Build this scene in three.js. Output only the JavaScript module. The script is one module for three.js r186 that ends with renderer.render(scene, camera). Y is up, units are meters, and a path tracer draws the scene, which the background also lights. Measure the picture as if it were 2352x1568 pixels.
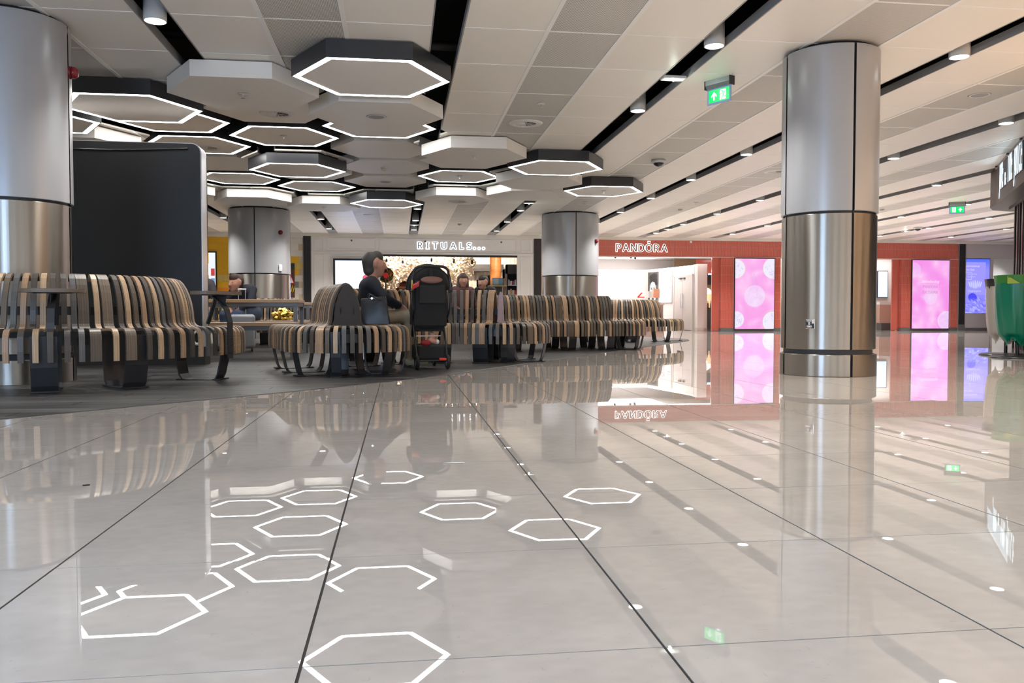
import * as THREE from 'three';
import { RectAreaLightUniformsLib } from 'three/addons/lights/RectAreaLightUniformsLib.js';
import { RoundedBoxGeometry } from 'three/addons/geometries/RoundedBoxGeometry.js';
import { TextGeometry } from 'three/addons/geometries/TextGeometry.js';
import { FontLoader } from 'three/addons/loaders/FontLoader.js';
import { MarchingCubes } from 'three/addons/objects/MarchingCubes.js';
import { mergeGeometries, mergeVertices } from 'three/addons/utils/BufferGeometryUtils.js';

// ---------------------------------------------------------------- camera, exposure
const scene = new THREE.Scene();
scene.background = new THREE.Color(0x000000);
const renderer = new THREE.WebGLRenderer({ antialias: true });
renderer.toneMapping = THREE.LinearToneMapping;
renderer.toneMappingExposure = 2.15;
renderer.shadowMap.enabled = true;
RectAreaLightUniformsLib.init();
const FOCAL = 1910.9, CAM_Y = 0.5629, PITCH = -0.03347, YAW = -0.13415;
const camera = new THREE.PerspectiveCamera(2 * Math.atan(784 / FOCAL) * 180 / Math.PI, 1.5, 0.05, 120);
camera.position.set(0, CAM_Y, 0);
camera.rotation.set(PITCH, YAW, 0, 'YXZ');
camera.updateMatrixWorld(true);
// strengths of the lamps of the hall
const DOWN_CD = 7.0, HEX_GLOW = 7, HEX_BAR = 5;
const COOL = new THREE.Color().setRGB(1.0, 0.98, 0.95);

// ---------------------------------------------------------------- helpers
let seed = 7;
const rnd = () => { seed = (seed * 1664525 + 1013904223) >>> 0; return seed / 4294967296; };
const rr = (a, b) => a + (b - a) * rnd();
const PI = Math.PI, sin = Math.sin, cos = Math.cos;
const names = {};
const numbered = (n) => { names[n] = (names[n] ?? -1) + 1; return names[n] ? n + '_' + String(names[n]).padStart(3, '0') : n; };
function M(name, rgb, rough = 0.6, metal = 0, more = {}) {
  const m = new THREE.MeshPhysicalMaterial({ roughness: rough, metalness: metal, ...more });
  m.color.setRGB(...rgb); m.name = name; return m;
}
function glow(name, rgb, strength, more = {}) {
  const m = new THREE.MeshStandardMaterial({ roughness: 0.5, emissiveIntensity: strength, ...more });
  m.color.setRGB(0.6, 0.6, 0.6); m.emissive.setRGB(...rgb); m.name = name; return m;
}
function mesh(name, geo, mat, parent, pos, rot) {
  const o = new THREE.Mesh(geo, mat); o.name = name; o.castShadow = o.receiveShadow = true;
  if (pos) o.position.set(...pos); if (rot) o.rotation.set(...rot);
  if (parent) parent.add(o); return o;
}
function tag(o, label, category, group, kind) {
  if (label) o.userData.label = label; if (category) o.userData.category = category;
  if (group) o.userData.group = group; if (kind) o.userData.kind = kind; return o;
}
function thing(name, label, category, pos = [0, 0, 0], turn = 0, group) {
  const g = new THREE.Group(); g.name = numbered(name); g.position.set(...pos); g.rotation.y = turn; scene.add(g);
  return tag(g, label, category, group);
}
function struct(name, label) { const g = new THREE.Group(); g.name = name; scene.add(g); return tag(g, label, null, null, 'structure'); }
const bx = (w, h, d, x = 0, y = 0, z = 0) => new THREE.BoxGeometry(w, h, d).translate(x, y, z);
const rbx = (w, h, d, r, x = 0, y = 0, z = 0, s = 2) => new RoundedBoxGeometry(w, h, d, s, r).translate(x, y, z);
const cyl = (r0, r1, h, x = 0, y = 0, z = 0, n = 24, open = false) => new THREE.CylinderGeometry(r0, r1, h, n, 1, open).translate(x, y, z);
const flat = (g) => (g.index ? g.toNonIndexed() : g);
const merge = (l) => mergeGeometries(l.map((g) => { const f = flat(g); for (const k of Object.keys(f.attributes)) if (!['position', 'normal', 'uv'].includes(k)) f.deleteAttribute(k); return f; }));
const V = (x, y, z) => new THREE.Vector3(x, y, z);
function bar(a, b, w, t, up = [0, 1, 0]) { // square bar between two points
  const A = V(...a), B = V(...b), d = B.clone().sub(A), g = new THREE.BoxGeometry(w, t, d.length());
  const z = d.clone().normalize(), x = V(...up).cross(z); if (x.lengthSq() < 1e-6) x.set(1, 0, 0); x.normalize();
  const m = new THREE.Matrix4().makeBasis(x, z.clone().cross(x), z); m.setPosition(A.add(B).multiplyScalar(0.5)); return g.applyMatrix4(m);
}
function rod(a, b, r, n = 10, r2 = r) {
  const A = V(...a), B = V(...b), d = B.clone().sub(A), g = new THREE.CylinderGeometry(r2, r, d.length(), n);
  g.applyQuaternion(new THREE.Quaternion().setFromUnitVectors(V(0, 1, 0), d.clone().normalize())); const c = A.add(B).multiplyScalar(0.5); return g.translate(c.x, c.y, c.z);
}
const tube = (pts, r, n = 8, seg = 40, closed = false) => new THREE.TubeGeometry(new THREE.CatmullRomCurve3(pts.map((p) => V(...p)), closed, 'catmullrom', 0.5), seg, r, n, closed);
const lathe = (pts, n = 32, a0 = 0, a1 = PI * 2) => new THREE.LatheGeometry(pts.map((p) => new THREE.Vector2(...p)), n, a0, a1);
function shapeOf(pts) { const s = new THREE.Shape(); pts.forEach((p, i) => (i ? s.lineTo(p[0], p[1]) : s.moveTo(p[0], p[1]))); s.closePath(); return s; }
const extrude = (pts, d, bevel = 0) => new THREE.ExtrudeGeometry(shapeOf(pts), { depth: d, bevelEnabled: bevel > 0, bevelSize: bevel, bevelThickness: bevel, bevelSegments: 1, curveSegments: 8 });
// polygon in plan (x, z) extruded from y0 up to y1
function plan(poly, y0, y1) { const g = extrude(poly.map(([x, z]) => [x, -z]), y1 - y0); return g.rotateX(-PI / 2).translate(0, y0, 0); }
function noiseTex(w, h, f, rx = 1, ry = 1, srgb = true) {
  const d = new Uint8Array(w * h * 4);
  for (let y = 0; y < h; y++) for (let x = 0; x < w; x++) { const c = f(x, y); const o = (y * w + x) * 4; for (let k = 0; k < 3; k++) d[o + k] = Math.max(0, Math.min(255, Array.isArray(c) ? c[k] : c)); d[o + 3] = 255; }
  const t = new THREE.DataTexture(d, w, h); t.wrapS = t.wrapT = THREE.RepeatWrapping; t.magFilter = THREE.LinearFilter; t.minFilter = THREE.LinearMipmapLinearFilter; t.generateMipmaps = true;
  if (srgb) t.colorSpace = THREE.SRGBColorSpace; t.repeat.set(rx, ry); t.needsUpdate = true; return t;
}
// tileable value noise
function vnoise(nx, ny, s0) { const g = []; let s = s0; for (let i = 0; i < nx * ny; i++) { s = (s * 1103515245 + 12345) & 0x7fffffff; g.push(s / 0x7fffffff); }
  return (u, v) => { const x = u * nx, y = v * ny, i = Math.floor(x), j = Math.floor(y), a = x - i, b = y - j, p = a * a * (3 - 2 * a), q = b * b * (3 - 2 * b), G = (i, j) => g[((j % ny + ny) % ny) * nx + ((i % nx + nx) % nx)];
    return (G(i, j) * (1 - p) + G(i + 1, j) * p) * (1 - q) + (G(i, j + 1) * (1 - p) + G(i + 1, j + 1) * p) * q; }; }
function canvasTex(w, h, draw) { const c = document.createElement('canvas'); c.width = w; c.height = h; draw(c.getContext('2d'), w, h); const t = new THREE.CanvasTexture(c); t.colorSpace = THREE.SRGBColorSpace; return t; }
function screenMat(name, tex, strength) { const m = new THREE.MeshStandardMaterial({ roughness: 0.3, emissive: 0xffffff, emissiveMap: tex, emissiveIntensity: strength }); m.color.setRGB(0.02, 0.02, 0.02); m.name = name; return m; }
function areaLight(w, h, rgb, intensity, pos, to) { const l = new THREE.RectAreaLight(0xffffff, intensity, w, h); l.color.setRGB(...rgb); l.position.set(...pos); l.lookAt(...to); scene.add(l); return l; }
function spot(pos, to, cd, angle, blend, rgb, radius = 2) {
  const l = new THREE.SpotLight(0xffffff, cd, 0, angle, blend, 2); l.color.setRGB(...rgb); l.position.set(...pos); l.target.position.set(...to); l.castShadow = true; l.shadow.radius = radius; scene.add(l); scene.add(l.target); return l;
}
function point(pos, cd, rgb, radius = 2) { const l = new THREE.PointLight(0xffffff, cd); l.color.setRGB(...rgb); l.position.set(...pos); l.castShadow = true; l.shadow.radius = radius; scene.add(l); return l; }
function inFrame(x, y, z, mar = 0.12) { const p = V(x, y, z).applyMatrix4(camera.matrixWorldInverse); if (p.z > -0.3) return false; const px = p.x / -p.z * FOCAL / 1176, py = p.y / -p.z * FOCAL / 784; return Math.abs(px) < 1 + mar && Math.abs(py) < 1 + mar; }
// convex clipping in plan: keep the part of poly on the left of a->b (sign = 1) or on the right (-1)
function half(poly, a, b, sign) {
  const f = (p) => sign * ((b[0] - a[0]) * (p[1] - a[1]) - (b[1] - a[1]) * (p[0] - a[0])), out = [];
  for (let i = 0; i < poly.length; i++) { const p = poly[i], q = poly[(i + 1) % poly.length], fp = f(p), fq = f(q); if (fp >= 0) out.push(p); if ((fp > 0 && fq < 0) || (fp < 0 && fq > 0)) { const t = fp / (fp - fq); out.push([p[0] + t * (q[0] - p[0]), p[1] + t * (q[1] - p[1])]); } }
  return out;
}
const area = (p) => { let s = 0; p.forEach((a, i) => { const b = p[(i + 1) % p.length]; s += a[0] * b[1] - a[1] * b[0]; }); return s / 2; };
function intersect(poly, convex) { let p = poly; for (let i = 0; i < convex.length && p.length > 2; i++) p = half(p, convex[i], convex[(i + 1) % convex.length], 1); return p; }
function subtract(polys, convex) {
  const out = [];
  for (let p of polys) { let rest = p; for (let i = 0; i < convex.length && rest.length > 2; i++) { const a = convex[i], b = convex[(i + 1) % convex.length], o = half(rest, a, b, -1); if (o.length > 2 && Math.abs(area(o)) > 1e-4) out.push(o); rest = half(rest, a, b, 1); } }
  return out;
}
// continuous figure from tapered capsules [ax,ay,az,ar, bx,by,bz,br, colour]
function figure(bones, cell, k = 0.03, colours = null) {
  const lo = [1e9, 1e9, 1e9], hi = [-1e9, -1e9, -1e9];
  for (const b of bones) for (const o of [0, 4]) for (let i = 0; i < 3; i++) { lo[i] = Math.min(lo[i], b[o + i] - b[o + 3] - 0.04); hi[i] = Math.max(hi[i], b[o + i] + b[o + 3] + 0.04); }
  const ext = Math.max(...hi.map((h, i) => h - lo[i])), N = Math.min(120, Math.max(24, Math.ceil(ext / cell) + 4)), c = lo.map((l, i) => (l + hi[i]) / 2), hs = ext / 2 * 1.03;
  const mc = new MarchingCubes(N, new THREE.MeshBasicMaterial(), false, false, 160000); mc.isolation = 0;
  const dist = (x, y, z, b) => { const dx = b[4] - b[0], dy = b[5] - b[1], dz = b[6] - b[2], L = dx * dx + dy * dy + dz * dz || 1e-9; const t = Math.max(0, Math.min(1, ((x - b[0]) * dx + (y - b[1]) * dy + (z - b[2]) * dz) / L)); return Math.hypot(x - b[0] - t * dx, y - b[1] - t * dy, z - b[2] - t * dz) - (b[3] + t * (b[7] - b[3])); };
  const F = new Float32Array(N * N * N).fill(0.2), gi = (v, j) => (v - c[j]) / hs * (N / 2) + N / 2;
  for (const b of bones) {
    const r = Math.max(b[3], b[7]) + 0.07, L = [0, 1, 2].map((j) => Math.max(0, Math.floor(gi(Math.min(b[j], b[4 + j]) - r, j)))), U = [0, 1, 2].map((j) => Math.min(N - 1, Math.ceil(gi(Math.max(b[j], b[4 + j]) + r, j))));
    for (let z = L[2]; z <= U[2]; z++) for (let y = L[1]; y <= U[1]; y++) for (let x = L[0]; x <= U[0]; x++) {
      const i = x + y * N + z * N * N, d = dist(c[0] + (x - N / 2) / (N / 2) * hs, c[1] + (y - N / 2) / (N / 2) * hs, c[2] + (z - N / 2) / (N / 2) * hs, b), s = F[i]; if (d > s + k) continue;
      const h = Math.max(0, Math.min(1, 0.5 + 0.5 * (s - d) / k)); F[i] = s * (1 - h) + d * h - k * h * (1 - h);
    }
  }
  for (let i = 0; i < F.length; i++) mc.field[i] = -F[i];
  mc.update();
  const n = mc.count, P = new Float32Array(n * 3); for (let i = 0; i < n; i++) for (let j = 0; j < 3; j++) P[i * 3 + j] = c[j] + mc.positionArray[i * 3 + j] * hs;
  let g = new THREE.BufferGeometry(); g.setAttribute('position', new THREE.BufferAttribute(P, 3)); g = mergeVertices(g, 1e-4); g.computeVertexNormals();
  if (colours) { const p = g.attributes.position, C = new Float32Array(p.count * 3); for (let i = 0; i < p.count; i++) { let best = 1e9, q = 0; for (const b of bones) { const d = dist(p.getX(i), p.getY(i), p.getZ(i), b); if (d < best) { best = d; q = b[8]; } } C.set(colours[q], i * 3); } g.setAttribute('color', new THREE.BufferAttribute(C, 3)); }
  return g;
}
const fontR = await new FontLoader().loadAsync('fonts/droid/droid_sans_regular.typeface.json');
const fontB = await new FontLoader().loadAsync('fonts/droid/droid_sans_bold.typeface.json');
function letters(text, font, size, depth, spacing, bevel = 0) { // one geometry per character, laid along x from 0
  const out = []; let x = 0;
  for (const ch of text) { if (ch === ' ') { x += size * 0.35 + spacing; continue; }
    const g = new TextGeometry(ch, { font, size, depth, curveSegments: 6, bevelEnabled: bevel > 0, bevelSize: bevel, bevelThickness: 0.002, bevelSegments: 1 }); g.computeBoundingBox(); const b = g.boundingBox; g.translate(x - b.min.x, 0, 0); out.push([ch, g]); x += b.max.x - b.min.x + spacing; }
  return { list: out, width: x - spacing };
}

// ---------------------------------------------------------------- materials
const nA = vnoise(8, 8, 11), nB = vnoise(40, 64, 5), nC = vnoise(6, 90, 3), nD = vnoise(3, 40, 9), nE = vnoise(128, 128, 21), nF = vnoise(4, 26, 33);
const stoneMap = noiseTex(512, 512, (x, y) => { const u = x / 512, v = y / 512; const t = 238 + (nA(u, v) - 0.5) * 10 + (nB(u, v) - 0.5) * 8 + (nE(u, v) > 0.965 ? -12 : 0); return [t, t - 1, t - 3]; }, 0.8, 0.8);
const tileMats = [0, 1, 2].map((i) => M('cream_porcelain', [0.54 + i * 0.008, 0.495 + i * 0.008, 0.455 + i * 0.008], 0.004, 0, { map: stoneMap, ior: 1.52 }));
const grout = M('dark_grout', [0.035, 0.03, 0.027], 0.9);
const plankMap = noiseTex(512, 512, (x, y) => { const u = x / 512, v = y / 512; const t = 165 + (nF(u, v) - 0.5) * 170 + (nC(u, v) - 0.5) * 80 + (nB(u, v) - 0.5) * 25; return [t, t, t]; }, 0.5, 0.8);
const plankMats = [[0.095, 0.09, 0.09], [0.125, 0.118, 0.117], [0.08, 0.078, 0.082], [0.105, 0.096, 0.09]].map((c) => M('grey_vinyl_plank', c, 0.42, 0, { map: plankMap }));
const vinylSeam = M('pale_vinyl_seam', [0.20, 0.19, 0.18], 0.8);
const panelMat = M('white_ceiling_panel', [0.91, 0.87, 0.805], 0.42);
const perfMap = noiseTex(64, 64, (x, y) => { const a = (x % 16) - 8, b = (y % 16) - 8; const t = a * a + b * b < 22 ? 105 : 236; return [t, t, t]; }, 20, 20);
const perfMat = M('perforated_ceiling_panel', [0.88, 0.85, 0.79], 0.5, 0, { map: perfMap });
const voidMat = M('black_void', [0.012, 0.012, 0.013], 0.9);
const finMat = M('grey_channel_side', [0.32, 0.32, 0.32], 0.5);
const gridMat = M('white_ceiling_rail', [0.93, 0.92, 0.89], 0.4);
const nG = vnoise(34, 2, 77), nH = vnoise(90, 2, 78); const brushed = noiseTex(1024, 4, (x) => 128 + (nG(x / 1024, 0.3) - 0.5) * 180 + (nH(x / 1024, 0.1) - 0.5) * 60, 1, 1, false);
const steelMat = M('brushed_steel', [0.37, 0.34, 0.305], 0.3, 1, { anisotropy: 0.9, anisotropyRotation: PI / 2, bumpMap: brushed, bumpScale: 0.0004 });
const claddMat = M('silver_paint', [0.41, 0.415, 0.43], 0.32, 0.3);
const coreMat = M('dark_joint', [0.05, 0.05, 0.055], 0.6);
const woodMap = noiseTex(256, 256, (x, y) => { const u = x / 256, v = y / 256; const t = 222 + (nD(u, v) - 0.5) * 46 + (nC(u, v) - 0.5) * 40; return [t, t - 2, t - 4]; }, 1.2, 6);
const woods = [[0.63, 0.44, 0.27], [0.15, 0.115, 0.083], [0.098, 0.08, 0.066], [0.15, 0.145, 0.138], [0.52, 0.335, 0.20], [0.22, 0.17, 0.122]].map((c, i) => M(['light_oak', 'brown_oak', 'smoked_oak', 'grey_oak', 'honey_oak', 'tan_oak'][i], c, 0.42, 0, { map: woodMap }));
const blackSteel = M('black_powder_coat', [0.022, 0.023, 0.026], 0.38);
const blackMatt = M('black_matt', [0.018, 0.016, 0.016], 0.55);
const greySteel = M('grey_steel', [0.16, 0.16, 0.16], 0.4, 0.3);
const whitePaint = M('white_paint', [0.72, 0.70, 0.68], 0.45);
const hexWhite = M('white_hexagon_panel', [0.90, 0.87, 0.82], 0.5);
const hexBlack = M('black_hexagon_housing', [0.035, 0.036, 0.04], 0.32);
const ledMat = glow('white_led_strip', [1, 0.985, 0.97], HEX_GLOW);
const lampMat = glow('downlight_lens', [1, 0.99, 0.97], 7);
const canMat = M('grey_lamp_can', [0.62, 0.61, 0.59], 0.5);
const plasticWhite = M('white_plastic', [0.75, 0.73, 0.70], 0.4);
const plasticBlack = M('black_plastic', [0.02, 0.02, 0.022], 0.3);
const chrome = M('chrome', [0.75, 0.75, 0.76], 0.15, 1);
const coral = M('coral_glazed_tile', [0.56, 0.13, 0.095], 0.12, 0, { clearcoat: 0.6, clearcoatRoughness: 0.05 });
const coralGrout = M('pale_pink_grout', [0.55, 0.26, 0.23], 0.8);
const wallWhite = M('shop_white', [0.78, 0.755, 0.74], 0.5);
const glassMat = M('clear_glass', [1, 1, 1], 0.02, 0, { transmission: 1, thickness: 0, ior: 1.5 });

// ---------------------------------------------------------------- floor
const H = 2.96, ZF = -25.5;               // ceiling height, plane of the shop fronts
const floor = struct('floor', 'glossy cream porcelain tiled concourse floor with dark joints');
mesh('grout_bed', bx(31, 0.2, 38, 5.5, -0.1015, -13), grout, floor);
const vinylEdge = [[-9, -0.6], [-6, -2.0], [-3.6, -3.45], [-2.11, -4.74], [-1.3, -5.58], [-0.72, -6.2], [-0.12, -6.9], [0.48, -7.70], [1.33, -9.01], [3.06, -11.90], [4.33, -13.95], [5.35, -15.58], [5.95, -16.6], [6.28, -17.6], [6.2, -18.6], [5.6, -20.2], [4.2, -21.8], [1, -23], [-9, -23.4]];
const VIN = area(vinylEdge) > 0 ? vinylEdge : vinylEdge.slice().reverse();
const insideVinyl = (x, z) => VIN.every((a, i) => { const b = VIN[(i + 1) % VIN.length]; return (b[0] - a[0]) * (z - a[1]) - (b[1] - a[1]) * (x - a[0]) > 0; });
const dist = (x, z) => Math.hypot(x, z);
{
  const list = [], T = 0.6, J = 0.0038;
  for (let i = -15; i < 34; i++) for (let j = -10; j < 49; j++) {
    const x = -0.159 + T * (i + 0.5), z = -1.341 - T * (j + 0.5); if (z < -31 || z > 5) continue;
    if (insideVinyl(x - 0.3, z - 0.3) && insideVinyl(x + 0.3, z + 0.3) && insideVinyl(x - 0.3, z + 0.3) && insideVinyl(x + 0.3, z - 0.3)) continue;
    const seen = inFrame(x, 0, z, 0.05) || inFrame(x + 0.3, 0, z - 0.3, 0) || inFrame(x - 0.3, 0, z - 0.3, 0);
    list.push([seen ? dist(x, z) : 99, x, z]);
  }
  list.sort((a, b) => a[0] - b[0]);
  const g = bx(T - 0.0055, 0.008, T - 0.003, 0, -0.004, 0), rest = [];
  const uv = g.attributes.uv; for (let k = 0; k < uv.count; k++) uv.setXY(k, uv.getX(k) * T, uv.getY(k) * T);
  const gs = [0, 1, 2, 3].map((q) => { const h = g.clone(); const u = h.attributes.uv; for (let k = 0; k < u.count; k++) u.setXY(k, u.getX(k) + 0.37 * q, u.getY(k) + 0.61 * q); return h; });
  list.forEach(([d, x, z], n) => {
    const tx = rr(-1, 1) * 0.00045, tz = rr(-1, 1) * 0.00045;
    if (n < 290) { const t = mesh('tile', gs[n % 4], tileMats[n * 7 % 3], floor, [x, 0, z], [tx, 0, tz]); }
    else { const h = gs[n % 4].clone(); h.rotateX(tx * 0.7); h.rotateZ(tz * 0.7); h.translate(x, 0, z); rest.push(h); }
  });
  tag(mesh('tile_field', merge(rest), tileMats[1], floor), null, null, null, 'stuff');
}
const vinyl = struct('floor_seating_area', 'dark grey wood plank floor under the benches');
{
  mesh('underlay', plan(VIN, -0.001, 0.0016), vinylSeam, vinyl);
  const list = [], W = 0.185, L = 1.22;
  for (let j = 0; j < 140; j++) for (let i = -1; i < 14; i++) {
    const z1 = -0.4 - j * W, x0 = -9.3 + ((j * 0.37) % 1) * L + i * L;
    const p = intersect([[x0, z1 - W + 0.0022], [x0 + L - 0.007, z1 - W + 0.0022], [x0 + L - 0.007, z1], [x0, z1]], VIN);
    if (p.length < 3 || Math.abs(area(p)) < 2e-3) continue;
    const cx = x0 + L / 2, cz = z1 - W / 2; list.push([inFrame(cx, 0, cz, 0.25) ? dist(cx, cz) : 99, p]);
  }
  list.sort((a, b) => a[0] - b[0]); const rest = [[], [], [], []];
  list.forEach(([d, p], n) => { const g = plan(p, 0.0016, 0.0034), k = Math.floor(rnd() * 4); const u = g.attributes.uv; const ox = rnd() * 3, oy = rnd() * 3; for (let q = 0; q < u.count; q++) u.setXY(q, u.getX(q) + ox, u.getY(q) + oy);
    if (n < 290) mesh('plank', g, plankMats[k], vinyl); else rest[k].push(g); });
  rest.forEach((r, k) => r.length && tag(mesh('plank_field', merge(r), plankMats[k], vinyl), null, null, null, 'stuff'));
  const e = []; for (let i = 0; i + 1 < vinylEdge.length - 1; i++) e.push(bar([vinylEdge[i][0], 0.002, vinylEdge[i][1]], [vinylEdge[i + 1][0], 0.002, vinylEdge[i + 1][1]], 0.006, 0.004));
  mesh('edge_strip', merge(e), M('dark_edge_strip', [0.06, 0.06, 0.065], 0.5), vinyl);
}

// ---------------------------------------------------------------- hexagon layout and ceiling
const HP = 1.515, HS = 0.75, hx = (k) => -0.25 + 1.316 * k, LOW = 2.79, HIGH = 3.0;
// [column, z, bottom height, lit, fitting]
const hexes = [
  [0, -8.10, LOW, 1, ''], [0, -9.62, LOW, 0, 'speaker'], [0, -11.13, HIGH, 1, ''], [0, -12.65, HIGH, 0, ''], [0, -14.16, HIGH, 0, 'detector'], [0, -15.68, HIGH, 0, 'speaker'], [0, -17.19, LOW, 1, ''],
  [-1, -8.86, LOW, 0, 'sprinkler'], [-1, -10.37, HIGH, 0, 'diffuser'], [-1, -11.89, HIGH, 1, 'sprinkler'], [-1, -13.4, LOW, 1, ''], [-1, -14.92, HIGH, 0, ''], [-1, -16.43, HIGH, 1, ''], [-1, -17.95, LOW, 0, 'sprinkler'],
  [1, -11.89, LOW, 0, 'sprinkler'], [1, -13.4, HIGH, 0, ''], [1, -14.92, HIGH, 1, 'sprinkler'], [1, -16.43, LOW, 0, 'diffuser'],
  [2, -12.65, LOW, 1, ''], [2, -14.16, LOW, 0, ''], [2, -15.68, LOW, 0, ''], [3, -14.92, LOW, 1, 'sprinkler'],
  [-2, -9.62, LOW, 1, ''], [-2, -11.13, HIGH, 1, ''], [-2, -12.65, HIGH, 1, 'diffuser'], [-2, -14.16, HIGH, 0, ''], [-2, -15.68, HIGH, 1, ''], [-2, -17.19, LOW, 0, ''],
  [-3, -10.37, LOW, 1, ''], [-3, -11.89, LOW, 0, ''], [-3, -13.4, HIGH, 0, ''], [-3, -14.92, HIGH, 0, ''], [-3, -16.43, LOW, 0, ''],
];
const hexPts = (x, z, r) => [0, 1, 2, 3, 4, 5].map((i) => [x + r * cos(i * PI / 3), z + r * sin(i * PI / 3)]);
const opening = hexes.filter((h) => h[2] === HIGH).map((h) => hexPts(hx(h[0]), h[1], 0.895)).concat([[1, -16.43], [0, -9.62], [-1, -13.4], [2, -14.16]].map(([k, z]) => hexPts(hx(k), z, 0.76)));
opening.forEach((p) => { if (area(p) < 0) p.reverse(); });
const ceiling = struct('ceiling', 'white metal panel ceiling with perforated strips and black lamp channels');
{
  mesh('slab', bx(31, 0.2, 31.5, 5.5, 3.72, -9.75), voidMat, ceiling);
  const CW = 0.132, cx = (k) => 0.415 + 2.36 * k, K0 = -4, K1 = 9, ZN = 4.95, cols = [0, 0.71, 1.37, 2.36 - 2 * CW];
  const plain = [], perf = [];
  for (let k = K0; k < K1; k++) for (let c = 0; c < 3; c++) for (let j = -13; j < 19; j++) {
    const x0 = cx(k) + CW + cols[c] + 0.004, x1 = cx(k) + CW + cols[c + 1] - 0.004, za = Math.min(ZN, -7.05 - j), zb = Math.max(ZF + 0.02, -8.05 - j); if (za - zb < 0.1) continue;
    let polys = [[[x0, zb + 0.004], [x1, zb + 0.004], [x1, za - 0.004], [x0, za - 0.004]]];
    for (const h of opening) polys = subtract(polys, h);
    polys = polys.filter((p) => Math.abs(area(p)) > 2e-4); if (!polys.length) continue;
    const g = merge(polys.map((p) => plan(p, H, H + 0.022))), x = (x0 + x1) / 2, z = (za + zb) / 2;
    const seen = inFrame(x, H, z, 0.1) || inFrame(x0, H, zb, 0) || inFrame(x1, H, zb, 0);
    (c === 1 ? perf : plain).push([seen ? dist(x, z) : 99, g]);
  }
  for (const [list, name, mat] of [[plain, 'panel', panelMat], [perf, 'perforated_panel', perfMat]]) {
    list.sort((a, b) => a[0] - b[0]); const rest = [];
    list.forEach(([d, g], n) => (n < 285 && d < 98 ? mesh(name, g, mat, ceiling) : rest.push(g)));
    tag(mesh(name + '_field', merge(rest), mat, ceiling), null, null, null, 'stuff');
  }
  // rails between panels, upstands of the lamp channels
  const clipRun = (x, w) => { // runs of z where a strip at x is not in the opening
    let polys = [[[x - w, ZF], [x + w, ZF], [x + w, ZN], [x - w, ZN]]]; for (const h of opening) polys = subtract(polys, h); return polys.filter((p) => Math.abs(area(p)) > 1e-4); };
  const rails = [];
  for (let k = K0; k < K1; k++) { for (const c of [1, 2]) rails.push(...clipRun(cx(k) + CW + cols[c], 0.019).map((p) => plan(p, H - 0.006, H + 0.02))); }
  for (let k = K0; k < K1; k++) for (let j = -12; j < 19; j++) { const z = -7.05 - j; if (z > ZN || z < ZF + 0.1) continue; let polys = [[[cx(k) + CW, z - 0.011], [cx(k) + 2.36 - CW, z - 0.011], [cx(k) + 2.36 - CW, z + 0.011], [cx(k) + CW, z + 0.011]]]; for (const h of opening) polys = subtract(polys, h); rails.push(...polys.filter((p) => Math.abs(area(p)) > 1e-4).map((p) => plan(p, H - 0.002, H + 0.02))); }
  tag(mesh('panel_rail', merge(rails), gridMat, ceiling), null, null, null, 'stuff');
  for (let k = K0; k <= K1; k++) for (const s of [-1, 1]) {
    const ps = clipRun(cx(k) + s * CW, 0.006).map((p) => plan(p, H - 0.002, H + 0.075)); if (ps.length) mesh('channel_side', merge(ps), finMat, ceiling);
  }
  for (let k = K0; k <= K1; k++) mesh('channel_end', bx(2 * CW, 0.16, 1.05, cx(k), H + 0.081, ZF + 0.53), finMat, ceiling);
  // downlights
  const can = merge([lathe([[0.082, 0], [0.09, 0], [0.09, 0.24], [0, 0.24]], 24), lathe([[0.082, 0], [0.07, 0.05]], 24)]);
  const lens = cyl(0.076, 0.076, 0.006, 0, 0.014, 0, 24);
  const inOpening = (x, z) => opening.some((h) => h.every((a, i) => { const b = h[(i + 1) % 6]; return (b[0] - a[0]) * (z - a[1]) - (b[1] - a[1]) * (x - a[0]) > -0.25; })) || hexes.some((h) => Math.hypot(hx(h[0]) - x, h[1] - z) < 0.85);
  for (let k = -3; k < 8; k++) for (let j = -4; j < 8; j++) {
    const x = cx(k) - 0.005, z = -7.14 - 2.38 * j; if (inOpening(x, z)) continue; if (z > 3) continue;
    if (x > 9.7 && z > -12.5) continue; if (k === 0 && j === 0) continue;
    const t = thing('downlight', 'white cylindrical downlight in a black ceiling channel', 'downlight', [x, H - 0.035, z], 0, 'downlights in the ceiling channels');
    mesh('lamp_can', can, canMat, t); mesh('lamp_lens', lens, lampMat, t);
    mesh('mounting_rod', cyl(0.012, 0.012, 0.46, 0, 0.465, 0, 8), blackMatt, t);
    spot([x, H - 0.045, z], [x, 0, z], DOWN_CD * (z > -6 ? (x < 2 ? 0.34 : 1.05) : z > -13 ? 1 : z > -18 ? 1.25 : 1.9), 0.95, 0.7, z > -6 && x > 3 ? [1, 0.9, 0.76] : [COOL.r, COOL.g, COOL.b], 2.5);  // rows near the viewer are out of view
  }
}
const pipes = [[-4.4, 3.42, -9, 2.6, -9.0, 0.05], [-4.4, 3.4, -11.9, 3.4, -11.9, 0.07], [-5, 3.44, -13.4, 2.4, -13.4, 0.04], [-4.6, 3.4, -15.4, 3, -15.4, 0.06]];
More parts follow.
